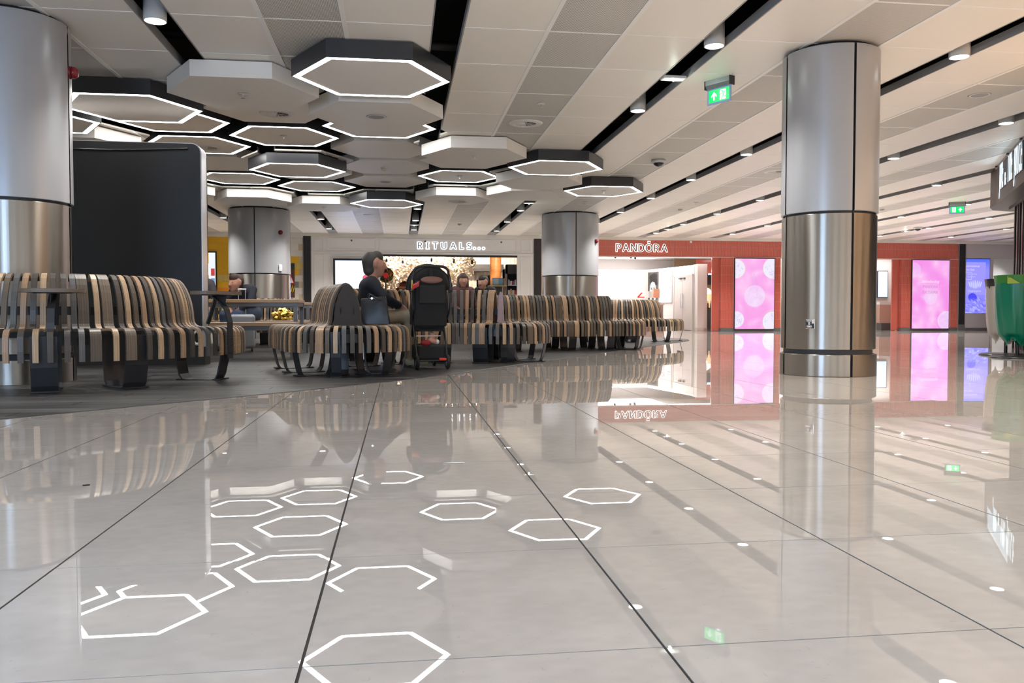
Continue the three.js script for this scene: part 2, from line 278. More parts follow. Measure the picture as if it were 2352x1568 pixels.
for (const [x0, y, z0, x1, z1, r] of pipes) { const t = thing('service_pipe', (r > 0.065 ? 'thickest grey service pipe in the dark void above the hexagons' : r > 0.055 ? 'medium grey service pipe in the dark void above the hexagons' : r > 0.045 ? 'slim grey service pipe in the dark void above the hexagons' : 'thinnest grey service pipe in the dark void above the hexagons'), 'pipe', [0, 0, 0], 0, 'pipes above the hexagons'); mesh('pipe', rod([x0, y, z0], [x1, y, z1], r, 12), M('galvanised_pipe', [0.12, 0.11, 0.11], 0.5, 0.5), t);
  for (const q of [0.2, 0.5, 0.8]) mesh('hanger', rod([x0 + (x1 - x0) * q, y, z0 + (z1 - z0) * q], [x0 + (x1 - x0) * q, 3.62, z0 + (z1 - z0) * q], 0.008, 6), greySteel, t); }

// ceiling fittings
function roundDiffuser(x, y, z) { const t = thing('air_diffuser', 'round white ceiling air diffuser with swirl vanes', 'air vent', [x, y, z], 0, 'round ceiling diffusers');
  mesh('rim', lathe([[0.135, -0.006], [0.155, -0.022], [0.20, -0.012], [0.215, 0.0], [0.215, 0.002], [0.12, 0.002], [0.135, -0.006]], 40), plasticWhite, t); mesh('throat', cyl(0.14, 0.14, 0.004, 0, -0.001, 0, 32), blackMatt, t);
  for (let i = 0; i < 12; i++) mesh('vane', bx(0.11, 0.003, 0.035, 0.075, -0.006, 0).rotateX(0.5).rotateY(i * PI / 6), plasticWhite, t); }
function sprinkler(x, y, z) { const t = thing('sprinkler', 'small ceiling sprinkler head with a white rose', 'sprinkler', [x, y, z], 0, 'sprinkler heads');
  mesh('rose', lathe([[0, 0], [0.05, 0], [0.042, -0.008], [0.012, -0.012], [0, -0.012]], 24), plasticWhite, t); mesh('head', merge([cyl(0.01, 0.008, 0.03, 0, -0.025, 0, 10), cyl(0.022, 0.022, 0.003, 0, -0.042, 0, 14)]), chrome, t); }
function detector(x, y, z) { const t = thing('smoke_detector', 'cream domed smoke detector on the ceiling', 'smoke detector', [x, y, z], 0, 'smoke detectors'); mesh('base', cyl(0.055, 0.055, 0.016, 0, -0.008, 0), plasticWhite, t); mesh('dome', lathe([[0, -0.055], [0.03, -0.05], [0.042, -0.035], [0.05, -0.016], [0, -0.016]], 20), M('cream_plastic', [0.7, 0.66, 0.55], 0.4), t); }
function speaker(x, y, z) { const t = thing('ceiling_speaker', 'flush round ceiling speaker with a grey grille', 'speaker', [x, y, z], 0, 'ceiling speakers'); mesh('trim_ring', lathe([[0.085, -0.003], [0.10, -0.008], [0.115, 0], [0.085, 0], [0.085, -0.003]], 32), plasticWhite, t); mesh('grille', cyl(0.086, 0.086, 0.004, 0, -0.003, 0, 28), M('grey_grille', [0.4, 0.4, 0.42], 0.6), t); }
function camDome(x, z, label) { const t = thing('security_camera', label, 'camera', [x, H, z]); mesh('base', lathe([[0, 0], [0.11, 0], [0.112, -0.035], [0.10, -0.05], [0, -0.05]], 32), canMat, t); mesh('dome', lathe([[0, -0.105], [0.045, -0.095], [0.075, -0.07], [0.083, -0.05], [0, -0.05]], 28), M('smoked_dome', [0.02, 0.02, 0.022], 0.06), t); }
roundDiffuser(1.585, H, -10.45); roundDiffuser(6.3, H, -13.4); speaker(6.32, H, -8.45); sprinkler(1.61, H, -9.45); sprinkler(6.35, H, -17.35); detector(6.4, H, -18.5); detector(1.6, H, -22.3); sprinkler(3.95, H, -17.6); sprinkler(8.7, H, -16.8); detector(11, H, -17.9); speaker(-0.75, H, -20.6); speaker(3.9, H, -22.2);
camDome(4.02, -12.66, 'black dome security camera on a grey base near the lit hexagons'); camDome(14.25, -21.45, 'dome security camera far off above the coral shop');
for (const [k, z, y, lit, fit] of hexes) {
  const x = hx(k), yy = y + (lit ? 0.006 : 0);
  if (fit === 'diffuser') roundDiffuser(x + 0.1, yy, z - 0.15); if (fit === 'sprinkler') sprinkler(x, yy, z + 0.05); if (fit === 'detector') detector(x, yy, z); if (fit === 'speaker') speaker(x, yy, z);
}
// hexagons
{
  const T = 0.155, ring = (r0, r1, y0, y1) => { const s = shapeOf(hexPts(0, 0, r1)); s.holes.push(shapeOf(hexPts(0, 0, r0))); return new THREE.ExtrudeGeometry(s, { depth: y1 - y0, bevelEnabled: false }).rotateX(-PI / 2).translate(0, y0, 0); };
  const solid = plan(hexPts(0, 0, HS), 0, T), housing = ring(HS - 0.012, HS, 0, T), led = ring(HS - 0.085, HS - 0.012, 0.002, 0.014), face = plan(hexPts(0, 0, HS - 0.085), 0.006, 0.02), lid = plan(hexPts(0, 0, HS - 0.012), T - 0.01, T - 0.002), lip = ring(HS - 0.09, HS - 0.082, 0, 0.02);
  for (const [k, z, y, lit, fit] of hexes) {
    const x = hx(k), s = HS * 0.82;
    const t = lit ? thing('hexagon_light', y === LOW ? 'low hung hexagon light with black sides and a glowing white edge strip' : fit ? 'hexagon light set up in the dark opening with a fitting at its centre' : 'plain centred hexagon light set up in the dark opening', 'ceiling light', [x, y, z], 0, 'lit hexagons of the ceiling feature')
      : thing('hexagon_baffle', fit === 'diffuser' ? (y === LOW ? 'low hung white hexagon panel holding a round air vent' : 'recessed white hexagon panel holding a round air vent') : fit === 'sprinkler' ? (k === 1 ? 'white hexagon panel with a sprinkler beside the broad ceiling channel' : z > -10 ? 'white hexagon panel with a sprinkler next to the big lit hexagon' : 'white hexagon panel with a sprinkler in front of the white shop') : fit === 'speaker' ? (y === LOW ? 'low hung white hexagon panel with a flush round speaker' : 'recessed white hexagon panel with a flush round speaker') : fit === 'detector' ? 'hanging white hexagon panel with a cream smoke detector' : y === LOW ? 'low hung plain white unlit hexagon panel showing its white sides' : 'plain white unlit hexagon panel set up in the dark opening', 'ceiling panel', [x, y, z], 0, 'unlit hexagons of the ceiling feature');
    if (lit) { mesh('housing', housing, hexBlack, t); mesh('led_strip', led, ledMat, t); mesh('centre_panel', face, hexWhite, t); mesh('inner_lip', lip, gridMat, t); mesh('lid', lid, hexBlack, t);
      for (let i = 0; i < 6; i++) { const a = i * PI / 3 + PI / 6, r = (HS - 0.048) * cos(PI / 6); const l = areaLight(0.66, 0.06, [1, 0.985, 0.97], HEX_BAR, [x + r * cos(a), y - 0.003, z + r * sin(a)], [x + r * cos(a), 0, z + r * sin(a)]); l.rotation.set(-PI / 2, 0, PI / 2 - a, 'XYZ'); }
    } else mesh('panel_body', solid, hexWhite, t);
    for (const [ax, az] of [[s * 0.5, s * 0.6], [-s * 0.5, s * 0.6], [0, -s * 0.7]]) mesh('hanger', rod([ax, T - 0.01, az], [ax, 3.63 - y, az], 0.006, 6), blackMatt, t);
  }
}

// ---------------------------------------------------------------- columns
function column(x, z, R, label) {
  const t = thing('column', label, 'column', [x, 0, z]);
  mesh('core', cyl(R - 0.03, R - 0.03, H - 0.02, 0, H / 2 - 0.01, 0, 64), coreMat, t);
  mesh('shadow_gap', cyl(R - 0.05, R - 0.05, 0.03, 0, H - 0.015, 0, 48), voidMat, t);
  const gap = 0.011 / R;
  for (let q = 0; q < 4; q++) {
    const a0 = q * PI / 2 + gap, al = PI / 2 - 2 * gap;
    const seg = (r, y0, y1) => { const e = 0.006; return lathe([[r - 0.02, y0], [r - e, y0], [r, y0 + e], [r, y1 - e], [r - e, y1], [r - 0.02, y1]], 28, a0, al); };
    mesh('upper_panel', seg(R + 0.004, 1.47, H - 0.03), claddMat, t); mesh('lower_panel', seg(R - 0.004, 0.24, 1.452), steelMat, t); mesh('skirting_panel', seg(R + 0.006, 0, 0.198), steelMat, t);
  }
  return t;
}
column(-3.125, -7.36, 0.42, 'round silver clad column beside the near wooden bench and black display');
column(3.955, -7.30, 0.42, 'round silver column with a power socket standing on the cream tiles');
column(-3.2, -19.9, 0.685, 'wide silver column with a red sounder behind the wooden tables');
column(4.1, -19.85, 0.685, 'wide silver column between the two shop signs behind the benches');
// fittings on the columns: angle measured from +z
const onCol = (cx, cz, R, th, y) => [cx + (R + 0.006) * sin(th), y, cz + (R + 0.006) * cos(th)];
{
  const th = Math.atan2(-3.955, 7.3) - Math.asin(38 / 112);
  const t = thing('power_socket', 'chrome edged power socket with a white switch on the steel column', 'power socket', onCol(3.955, -7.3, 0.414, th, 0.47), th);
  mesh('plate', rbx(0.086, 0.086, 0.012, 0.006, 0, 0, 0), chrome, t); mesh('face', rbx(0.076, 0.076, 0.004, 0.002, 0, 0, 0.006), plasticBlack, t);
  const ins = mesh('insert', merge([bx(0.016, 0.022, 0.004, -0.008, 0.005, 0.008), bx(0.044, 0.017, 0.004, -0.008, -0.022, 0.008)]), plasticWhite, t); mesh('pin_hole', bx(0.005, 0.008, 0.001, -0.008, 0.004, 0.0104), plasticBlack, ins); mesh('pin_hole', bx(0.008, 0.004, 0.001, -0.02, -0.021, 0.0104), plasticBlack, ins); mesh('pin_hole', bx(0.008, 0.004, 0.001, 0.004, -0.021, 0.0104), plasticBlack, ins);
  mesh('switch', rbx(0.018, 0.032, 0.008, 0.003, 0.025, 0.020, 0.009), plasticWhite, t); mesh('label_strip', bx(0.044, 0.012, 0.002, -0.01, 0.028, 0.008), M('grey_label', [0.5, 0.52, 0.56], 0.5), t);
}
function sounder(cx, cz, R, th, y, label) { const t = thing('fire_alarm_sounder', label, 'alarm', onCol(cx, cz, R, th, y), th); mesh('base', cyl(0.05, 0.055, 0.02, 0, 0, 0).rotateX(PI / 2), M('dark_red', [0.16, 0.012, 0.016], 0.3), t); mesh('horn', lathe([[0, 0.065], [0.03, 0.06], [0.046, 0.04], [0.05, 0.01], [0, 0.01]], 20).rotateX(PI / 2), M('deep_red_plastic', [0.22, 0.012, 0.02], 0.25), t); }
sounder(-3.2, -19.9, 0.685, Math.atan2(3.2, 19.9) + Math.asin(46 / 71), 2.40, 'dark red alarm sounder on the column behind the wooden tables');
sounder(4.1, -19.85, 0.685, Math.atan2(-4.1, 19.85) + Math.asin(57 / 65), 2.28, 'dark red alarm sounder on the column beside the coral shop');
sounder(-3.125, -7.36, 0.42, PI / 2 + 0.10, 2.56, 'red alarm sounder peeping round the near column');
{ const th = Math.atan2(3.2, 19.9) + Math.asin(45 / 71); const t = thing('wall_switch', 'white switch box on the column behind the wooden tables', 'switch', onCol(-3.2, -19.9, 0.685, th, 1.60), th); mesh('box', rbx(0.09, 0.15, 0.03, 0.008, 0, 0, 0.01), plasticWhite, t); mesh('rocker', rbx(0.04, 0.07, 0.012, 0.004, 0, 0, 0.026), plasticWhite, t); }

// ---------------------------------------------------------------- shell of the hall
const wall = (name, label, geo, mat) => tag(mesh(name, geo, mat, scene), label, null, null, 'structure');
wall('wall_left', 'plain light wall of the hall', bx(0.2, 3.9, 38, -9.1, 1.8, -13), M('hall_wall', [0.55, 0.53, 0.5], 0.6));
wall('wall_right', 'plain light side wall of the hall', bx(0.2, 3.9, 38, 21.1, 1.8, -13), M('hall_wall', [0.5, 0.49, 0.48], 0.6));
wall('wall_behind', 'light wall behind the viewer', bx(30.4, 3.9, 0.2, 6, 1.8, 5.1), M('hall_wall', [0.6, 0.57, 0.53], 0.6));
wall('wall_shop_backs', 'back wall of the shops', bx(30.4, 3.9, 0.2, 6, 1.8, -31.1), M('shop_back', [0.6, 0.57, 0.54], 0.6));
wall('ceiling_shops', 'dark ceiling of the shops', bx(30, 0.15, 5.4, 6, 3.02, -28.3), M('shop_ceiling', [0.05, 0.045, 0.045], 0.7));
const frieze = M('cream_fascia', [0.70, 0.66, 0.61], 0.5);
wall('trim_soffit', 'cream bulkhead strip where the ceiling meets the shop fronts', bx(30, 0.09, 0.10, 6, H - 0.043, ZF + 0.07), frieze);
const pilasterMat = M('black_pilaster', [0.016, 0.015, 0.017], 0.35);
for (const [i, x0, x1] of [[1, -2.83, -2.62], [2, 4.12, 4.34], [3, 18.40, 18.62]]) { const t = struct('trim_pilaster_' + i, 'black pilaster with a grey foot between shop fronts'); mesh('shaft', bx(x1 - x0, 2.72, 0.16, (x0 + x1) / 2, 1.56, ZF - 0.01), pilasterMat, t); mesh('foot', bx(x1 - x0 + 0.02, 0.2, 0.18, (x0 + x1) / 2, 0.1, ZF - 0.01), greySteel, t); mesh('edge_strip', merge([bx(0.02, 2.92, 0.175, x0 - 0.012, 1.46, ZF - 0.01), bx(0.02, 2.92, 0.175, x1 + 0.012, 1.46, ZF - 0.01)]), M('grey_edge', [0.3, 0.28, 0.27], 0.4, 0.3), t); }

// white panelled shop front
const rit = struct('wall_white_panelled_shop', 'white panelled shop front with mouldings around a wide doorway');
{
  const D = 0.16, X0 = -2.6, X1 = 4.1, O0 = -0.58, O1 = 3.60, OT = 2.33;
  mesh('frieze_wall', bx(X1 - X0, H - OT - 0.02, D, (X0 + X1) / 2, (H + OT) / 2 - 0.01, ZF - 0.02), wallWhite, rit);
  mesh('left_wall', bx(O0 - X0, OT, D, (X0 + O0) / 2, OT / 2, ZF - 0.02), wallWhite, rit); mesh('right_wall', bx(X1 - O1, OT, D, (X1 + O1) / 2, OT / 2, ZF - 0.02), wallWhite, rit);
  const frame = (x0, x1, y0, y1) => { const w = 0.032, d = 0.022, z = ZF + 0.06 + d / 2, g = []; const s = shapeOf([[x0, y0], [x1, y0], [x1, y1], [x0, y1]]); s.holes.push(shapeOf([[x0 + w, y0 + w], [x1 - w, y0 + w], [x1 - w, y1 - w], [x0 + w, y1 - w]])); g.push(new THREE.ExtrudeGeometry(s, { depth: 0.012, bevelEnabled: true, bevelSize: 0.006, bevelThickness: 0.01, bevelSegments: 2 }).translate(0, 0, ZF + 0.058)); mesh('moulding', merge(g), wallWhite, rit); };
  frame(-2.52, -2.24, 2.46, 2.82); frame(-2.14, -0.72, 2.46, 2.82); frame(-0.6, 3.58, 2.42, 2.82); frame(3.72, 4.04, 2.44, 2.82);
  frame(-2.52, -2.22, 0.15, 2.32); frame(-2.10, -0.70, 0.15, 2.32); frame(3.70, 4.04, 0.15, 2.3);
  mesh('cornice', merge([bx(X1 - X0, 0.05, 0.06, (X0 + X1) / 2, H - 0.075, ZF + 0.08), bx(X1 - X0, 0.035, 0.035, (X0 + X1) / 2, 2.385, ZF + 0.075)]), wallWhite, rit);
  mesh('door_head', bx(O1 - O0, 0.05, 0.2, (O0 + O1) / 2, OT - 0.01, ZF - 0.03), blackMatt, rit);
  mesh('baseboard', merge([bx(O0 - X0, 0.14, 0.03, (X0 + O0) / 2, 0.07, ZF + 0.075), bx(X1 - O1, 0.14, 0.03, (X1 + O1) / 2, 0.07, ZF + 0.075)]), wallWhite, rit);
}
{ // halo lit sign
  const t = thing('shop_sign', 'halo lit white RITUALS... lettering on the white panelled shop front', 'sign', [0.555, 2.535, ZF + 0.065]);
  const thin = letters('RITUALS', fontR, 0.185, 0.012, 0.105), fat = letters('RITUALS', fontR, 0.185, 0.006, 0.105, 0.02);
  const k = 1.62 / thin.width, gm = glow('sign_halo', [0.9, 0.95, 1], 0.9);
  thin.list.forEach(([c, g], i) => { const b = fat.list[i][1]; b.computeBoundingBox(); g.computeBoundingBox(); b.translate(g.boundingBox.min.x - b.boundingBox.min.x - 0.02, 0, 0); b.scale(k, 1, 1); g.scale(k, 1, 1); mesh('letter_halo', b, gm, t, [0, 0, 0.004]); mesh('letter', g, M('dark_sign_letter', [0.04, 0.05, 0.06], 0.4), t, [0, 0, 0.012]); });
  for (let i = 0; i < 3; i++) { mesh('letter_halo', cyl(0.055, 0.055, 0.008, 1.72 + i * 0.14, 0.02, 0.004, 20).rotateX(0), gm, t).geometry = cyl(0.05, 0.05, 0.008, 0, 0, 0, 20).rotateX(PI / 2).translate(1.72 + i * 0.14, 0.02, 0.004); mesh('letter', cyl(0.018, 0.018, 0.01, 0, 0, 0, 14).rotateX(PI / 2).translate(1.72 + i * 0.14, 0.02, 0.012), M('dark_sign_dot', [0.12, 0.1, 0.1], 0.4), t); }
  areaLight(2.0, 0.2, [0.9, 0.95, 1], 0.04, [1.57, 2.62, ZF + 0.11], [1.57, 2.62, 0]);
}
for (const x of [-1.42, 3.1, 0.78]) { const t = thing('spy_camera', 'tiny brown stud sensor on the white shop fascia', 'sensor', [x, 2.75, ZF + 0.062], 0, 'stud sensors on the white fascia'); mesh('stud', lathe([[0, 0.03], [0.018, 0.026], [0.028, 0.01], [0.028, 0], [0, 0]], 14).rotateX(PI / 2), M('brown_stud', [0.12, 0.07, 0.06], 0.4), t); }
{ // promo screen
  const tex = canvasTex(512, 900, (c, w, h) => { const g = c.createLinearGradient(0, 0, w, 0); g.addColorStop(0, '#eaf4ff'); g.addColorStop(1, '#dfe6ff'); c.fillStyle = g; c.fillRect(0, 0, w, h); c.fillStyle = '#8d8af0'; c.beginPath(); c.moveTo(w, 0); c.lineTo(w, 420); c.lineTo(360, 420); c.lineTo(450, 120); c.lineTo(470, 0); c.fill(); c.fillStyle = '#c9d6ff'; c.fillRect(0, 0, w, 20); c.fillStyle = '#ffffff'; c.font = '46px serif'; c.textAlign = 'center'; c.fillText('SPECIAL OFFER', w / 2, 90); c.fillText('LIMITED EDITION', w / 2, 140); c.fillStyle = '#b9c4ee'; c.font = '38px serif'; c.fillText('ADVENT MOMENT', w / 2 + 6, 118); c.fillStyle = '#c8506e'; c.beginPath(); c.arc(405, 255, 58, 0, 7); c.fill(); c.fillStyle = '#fff'; c.font = '30px serif'; c.fillText('414', 405, 265); });
  const t = thing('advert_screen', 'bright bluish white advert screen in a black frame on the white shop front', 'screen', [-1.31, 1.22, ZF + 0.06]);
  mesh('frame', rbx(1.30, 1.98, 0.08, 0.01, 0, 0, 0.03), plasticBlack, t); mesh('screen', bx(1.18, 1.86, 0.004, 0, 0, 0.072), screenMat('advert_picture', tex, 0.7), t);
  areaLight(1.18, 1.86, [0.5, 0.62, 1], 0.8, [-1.31, 1.22, ZF + 0.145], [-1.31, 1.22, 0]);
}

// coral tiled shop front
const pan = struct('wall_coral_tiled_shop', 'coral glazed tile shop front with wide openings and screens');
{
  const X0 = 4.36, X1 = 18.38, LB = 2.37, TW = 0.05, TH = 0.295, D = 0.2;
  mesh('lintel_core', bx(X1 - X0, H - LB, D, (X0 + X1) / 2, (H + LB) / 2, ZF - 0.06), coralGrout, pan);
  const tileG = bx(TW - 0.005, TH - 0.006, 0.012); const gl = [];
  for (let x = X0 + TW / 2; x < X1; x += TW) for (let r = 0; r < 2; r++) gl.push(tileG.clone().translate(x, LB + TH * (r + 0.5), ZF + 0.044));
  tag(mesh('lintel_tile', merge(gl), coral, pan), null, null, null, 'stuff');
  mesh('lintel_soffit', bx(X1 - X0, 0.025, D + 0.02, (X0 + X1) / 2, LB - 0.012, ZF - 0.055), M('pink_soffit', [0.62, 0.40, 0.36], 0.4), pan);
  for (const [x0, x1] of [[10.17, 12.16], [16.38, 18.37]]) {
    const g = []; mesh('pier_core', bx(x1 - x0, LB - 0.1, D, (x0 + x1) / 2, LB / 2 + 0.05, ZF - 0.06), coralGrout, pan); mesh('pier_base', bx(x1 - x0 + 0.03, 0.1, D + 0.03, (x0 + x1) / 2, 0.05, ZF - 0.055), greySteel, pan);
    for (let x = x0 + TW / 2; x < x1; x += TW) for (let r = 0; r < 8; r++) { if (x > x0 + 0.42 && x < x1 - 0.24 ) continue; const y = 0.1 + (r + 0.5) * 0.284; g.push(tileG.clone().scale(1, 0.278 / 0.289, 1).translate(x, y, ZF + 0.044)); }
    for (let q = 0; q < 4; q++) for (let r = 0; r < 8; r++) g.push(bx(0.012, 0.278, 0.045, x0 - 0.004, 0.1 + (r + 0.5) * 0.284, ZF - 0.135 + q * 0.05));
    tag(mesh('pier_tile', merge(g), coral, pan), null, null, null, 'stuff');
    mesh('pier_jamb', bx(0.24, LB - 0.02, 0.05, x0 - 0.13, LB / 2, ZF - 0.14), coral, pan);
  }
}
{ // PANDORA sign
  const t = thing('shop_sign', 'dark halo lit PANDORA lettering with a small crown on coral tiles', 'sign', [6.72, 2.51, ZF + 0.055]);
  const thin = letters('PANDORA', fontR, 0.235, 0.012, 0.05), fat = letters('PANDORA', fontR, 0.235, 0.006, 0.05, 0.016), k = 1.66 / thin.width, gm = glow('sign_halo', [1, 0.9, 0.86], 0.9);
  thin.list.forEach(([c, g], i) => { const b = fat.list[i][1]; b.computeBoundingBox(); g.computeBoundingBox(); b.translate(g.boundingBox.min.x - b.boundingBox.min.x - 0.016, 0, 0); b.scale(k, 1, 1); g.scale(k, 1, 1); mesh('letter_halo', b, gm, t, [0, 0, 0.002]); mesh('letter', g, M('dark_bronze_letter', [0.05, 0.035, 0.03], 0.4), t, [0, 0, 0.014]); });
  mesh('crown', extrude([[-0.03, 0], [0.03, 0], [0.042, 0.06], [0.016, 0.03], [0, 0.065], [-0.016, 0.03], [-0.042, 0.06]], 0.012).translate(1.06, 0.262, 0.014), M('dark_bronze_crown', [0.12, 0.1, 0.13], 0.4), t);
  mesh('crown_glow', extrude([[-0.04, -0.012], [0.04, -0.012], [0.055, 0.07], [-0.055, 0.07]], 0.006).translate(1.06, 0.262, 0.002), gm, t);
  areaLight(1.7, 0.26, [1, 0.9, 0.86], 0.03, [7.55, 2.63, ZF + 0.1], [7.55, 2.63, 0]);
}
function medal(c, x, y, r, rim) { c.lineWidth = 10; c.strokeStyle = rim; c.fillStyle = '#efe9ff'; c.beginPath(); c.arc(x, y, r, 0, 7); c.fill(); c.stroke(); c.lineWidth = 3; c.strokeStyle = '#b9a6e6'; for (let i = 0; i < 26; i++) { c.beginPath(); const a = rnd() * 7, q = r * Math.sqrt(rnd()) * 0.85; c.arc(x + q * cos(a), y + q * sin(a), r * 0.14 * rnd() + 3, rnd() * 6, rnd() * 6 + 2); c.stroke(); } }
function pinkScreen(x, label, second) {
  const tex = canvasTex(640, 1110, (c, w, h) => {
    c.fillStyle = second ? '#f592ea' : '#f6a0e6'; c.fillRect(0, 0, w, h);
    for (let i = 0; i < 60; i++) { const g = c.createRadialGradient(0, 0, 0, 0, 0, 1); const a = rnd(); g.addColorStop(0, a > 0.5 ? 'rgba(252,226,250,0.5)' : 'rgba(246,140,232,0.35)'); g.addColorStop(1, 'rgba(250,190,240,0)'); c.save(); c.translate(rnd() * w, rnd() * h); c.rotate(rnd() * 3); c.scale(60 + rnd() * 120, 40 + rnd() * 220); c.fillStyle = g; c.beginPath(); c.arc(0, 0, 1, 0, 7); c.fill(); c.restore(); }
    if (!second) { medal(c, 10, 160, 150, '#f5d9c8'); medal(c, 620, 150, 165, '#ece4d2'); medal(c, 20, 960, 125, '#f0ddff'); medal(c, 620, 1000, 170, '#e9c7b2'); c.globalAlpha = 0.55; medal(c, 320, 590, 170, '#f4c8f0'); c.globalAlpha = 0.7; c.strokeStyle = '#d9c0f4'; c.lineWidth = 16; c.beginPath(); c.moveTo(310, 420); c.lineTo(310, 230); c.moveTo(310, 400); c.lineTo(345, 420); c.stroke(); c.globalAlpha = 1; }
    else { c.globalAlpha = 0.6; medal(c, 600, 980, 150, '#f6dcf6'); c.globalAlpha = 0.35; medal(c, 320, 610, 110, '#f4c8f0'); medal(c, 20, 160, 120, '#f4d8f0'); c.globalAlpha = 1; c.textAlign = 'center'; c.fillStyle = '#fff2ff'; c.font = 'italic 54px serif'; c.fillText('Introducing', 310, 365); c.fillStyle = 'rgba(170,120,175,0.75)'; c.font = '58px sans-serif'; c.fillText('PANDORA', 310, 450); c.fillText('TALISMAN', 310, 540); }
  });
  const t = thing('advert_screen', label, 'screen', [x, 1.195, ZF + 0.05]); mesh('frame', bx(1.35, 2.28, 0.06, 0, 0, 0.02), plasticBlack, t); mesh('screen', bx(1.315, 2.245, 0.004, 0, 0, 0.052), screenMat('pink_picture', tex, 0.47), t);
  areaLight(1.315, 2.245, [1, 0.42, 0.95], 0.15, [x, 1.195, ZF + 0.11], [x, 1.195, 0]);
}
pinkScreen(11.27, 'tall pink screen showing engraved silver medallions between coral tile piers', false);
pinkScreen(17.37, 'tall pink screen with faint Introducing lettering next to the black pilaster', true);
for (const [x, y] of [[9.15, 2.83]]) { const t = thing('wall_sensor', 'small cream round sensor on the coral tiles', 'sensor', [x, y, ZF + 0.055]); mesh('dome', lathe([[0, 0.03], [0.03, 0.02], [0.04, 0], [0, 0]], 18).rotateX(PI / 2), plasticWhite, t); }

// grey shop with the blue screen, far right
const gsh = struct('wall_grey_shop', 'pale grey panelled shop front at the right');
{ const gm = M('pale_grey_panel', [0.5, 0.47, 0.49], 0.12); mesh('fascia', bx(2.4, H - 2.4, 0.15, 19.83, (H + 2.4) / 2, ZF - 0.02), gm, gsh); mesh('lower_panel', bx(0.95, 0.5, 0.15, 19.11, 0.33, ZF - 0.02), gm, gsh); mesh('mullion', bx(0.1, 2.4, 0.15, 19.60, 1.2, ZF - 0.02), gm, gsh); mesh('skirting', bx(2.4, 0.09, 0.16, 19.83, 0.045, ZF - 0.015), greySteel, gsh); }
{
  const tex = canvasTex(512, 1000, (c, w, h) => { const g = c.createLinearGradient(0, 0, 0, h); g.addColorStop(0, '#4c6cf0'); g.addColorStop(0.2, '#8f8cf6'); g.addColorStop(1, '#8a86ff'); c.fillStyle = g; c.fillRect(0, 0, w, h); c.fillStyle = '#9a93f4'; c.fillRect(0, 60, 430, 600); c.fillStyle = '#cfd0ff'; c.font = 'bold 46px sans-serif'; c.fillText('International', 8, 150); c.fillText('The Club', 8, 215); c.font = '34px sans-serif'; c.fillText('Your journey', 60, 290); c.fillText('starts here', 60, 340); c.strokeStyle = '#cfd0ff'; c.lineWidth = 6; c.strokeRect(6, 245, 140, 130); c.fillStyle = '#c2c6ff'; for (let i = -3; i <= 3; i++) { c.beginPath(); c.ellipse(220 + i * 38, 470, 15, 84 - Math.abs(i) * 8, i * 0.12, 0, 7); c.fill(); } c.font = 'bold 52px sans-serif'; c.fillText('ClubAspire', 70, 610); c.fillStyle = '#4a48f0'; c.beginPath(); c.ellipse(170, 710, 90, 80, 0.3, 0, 7); c.fill(); for (let i = 0; i < 160; i++) { c.fillStyle = ['rgba(200,205,255,0.5)', 'rgba(95,90,240,0.4)', 'rgba(150,150,255,0.5)'][i % 3]; c.beginPath(); c.ellipse(rnd() * w, 720 + rnd() * 280, 40 * rnd() + 8, 12 * rnd() + 4, rnd(), 0, 7); c.fill(); } });
  const t = thing('advert_screen', 'tall blue violet lounge advert screen beside the black pilaster', 'screen', [19.08, 1.48, ZF - 0.02]); mesh('frame', bx(0.94, 1.84, 0.1, 0, 0, 0), plasticBlack, t); mesh('screen', bx(0.91, 1.8, 0.004, 0, 0, 0.053), screenMat('blue_picture', tex, 0.5), t);
  areaLight(0.91, 1.8, [0.3, 0.3, 1], 0.2, [19.08, 1.48, ZF + 0.045], [19.08, 1.48, 0]);
}
{ const t = thing('lit_back_panel', 'bright white lit interior panel seen past the grey shop mullion', 'panel', [20.4, 1.2, -27.5]); mesh('panel', bx(1.6, 2.4, 0.06), whitePaint, t); mesh('picture', bx(0.4, 0.6, 0.02, -0.45, 0.35, 0.045), glow('blue_picture_panel', [0.35, 0.6, 0.9], 0.7), t); spot([20.2, 2.6, -26.2], [20.2, 1, -27.5], 9, 0.9, 0.6, [1, 1, 1]); }

// yellow and white tiled shop, far left
const yel = struct('wall_yellow_tiled_shop', 'yellow and white large tile shop wall at the far left');
{
  const cols = { y: M('yellow_tile', [0.74, 0.41, 0.01], 0.35), l: M('pale_yellow_tile', [0.62, 0.46, 0.13], 0.35), o: M('orange_tile', [0.68, 0.22, 0.01], 0.35), w: M('white_tile', [0.70, 0.66, 0.61], 0.35), g: M('grey_tile', [0.20, 0.20, 0.21], 0.35) };
  mesh('backing', bx(6.2, 2.86, 0.12, -5.94, 1.43, ZF - 0.06), M('tile_joint', [0.6, 0.5, 0.35], 0.8), yel);
  mesh('bulkhead', bx(6.2, 0.14, 0.2, -5.94, 2.89, ZF - 0.02), frieze, yel);
  const TW = 0.46, TH = 0.186, tg = bx(TW - 0.0025, TH - 0.0025, 0.014);
  for (let r = 0; r < 15; r++) for (let i = 0; i < 14; i++) {
    const x = -2.86 - TW / 2 - i * TW - ((r % 2) ? 0.12 : 0) , y = 2.82 - TH * (r + 0.5); if (x > -2.86 - TW / 2 + 0.01 || x < -9 || y < 0.1) continue;
    const right = x > -3.9; let c = 'w';
    if (right) c = (r === 3 && i === 1) || r === 3 ? 'y' : r === 4 && i === 0 ? 'l' : r === 5 ? 'y' : r === 7 ? 'g' : 'w'; else c = r < 4 ? 'y' : r === 6 ? 'l' : r === 8 ? 'o' : 'y';
    if (r === 3 && i === 0) c = 'y';
    mesh('tile', tg, cols[c], yel, [x, y, ZF + 0.006]);
  }
}
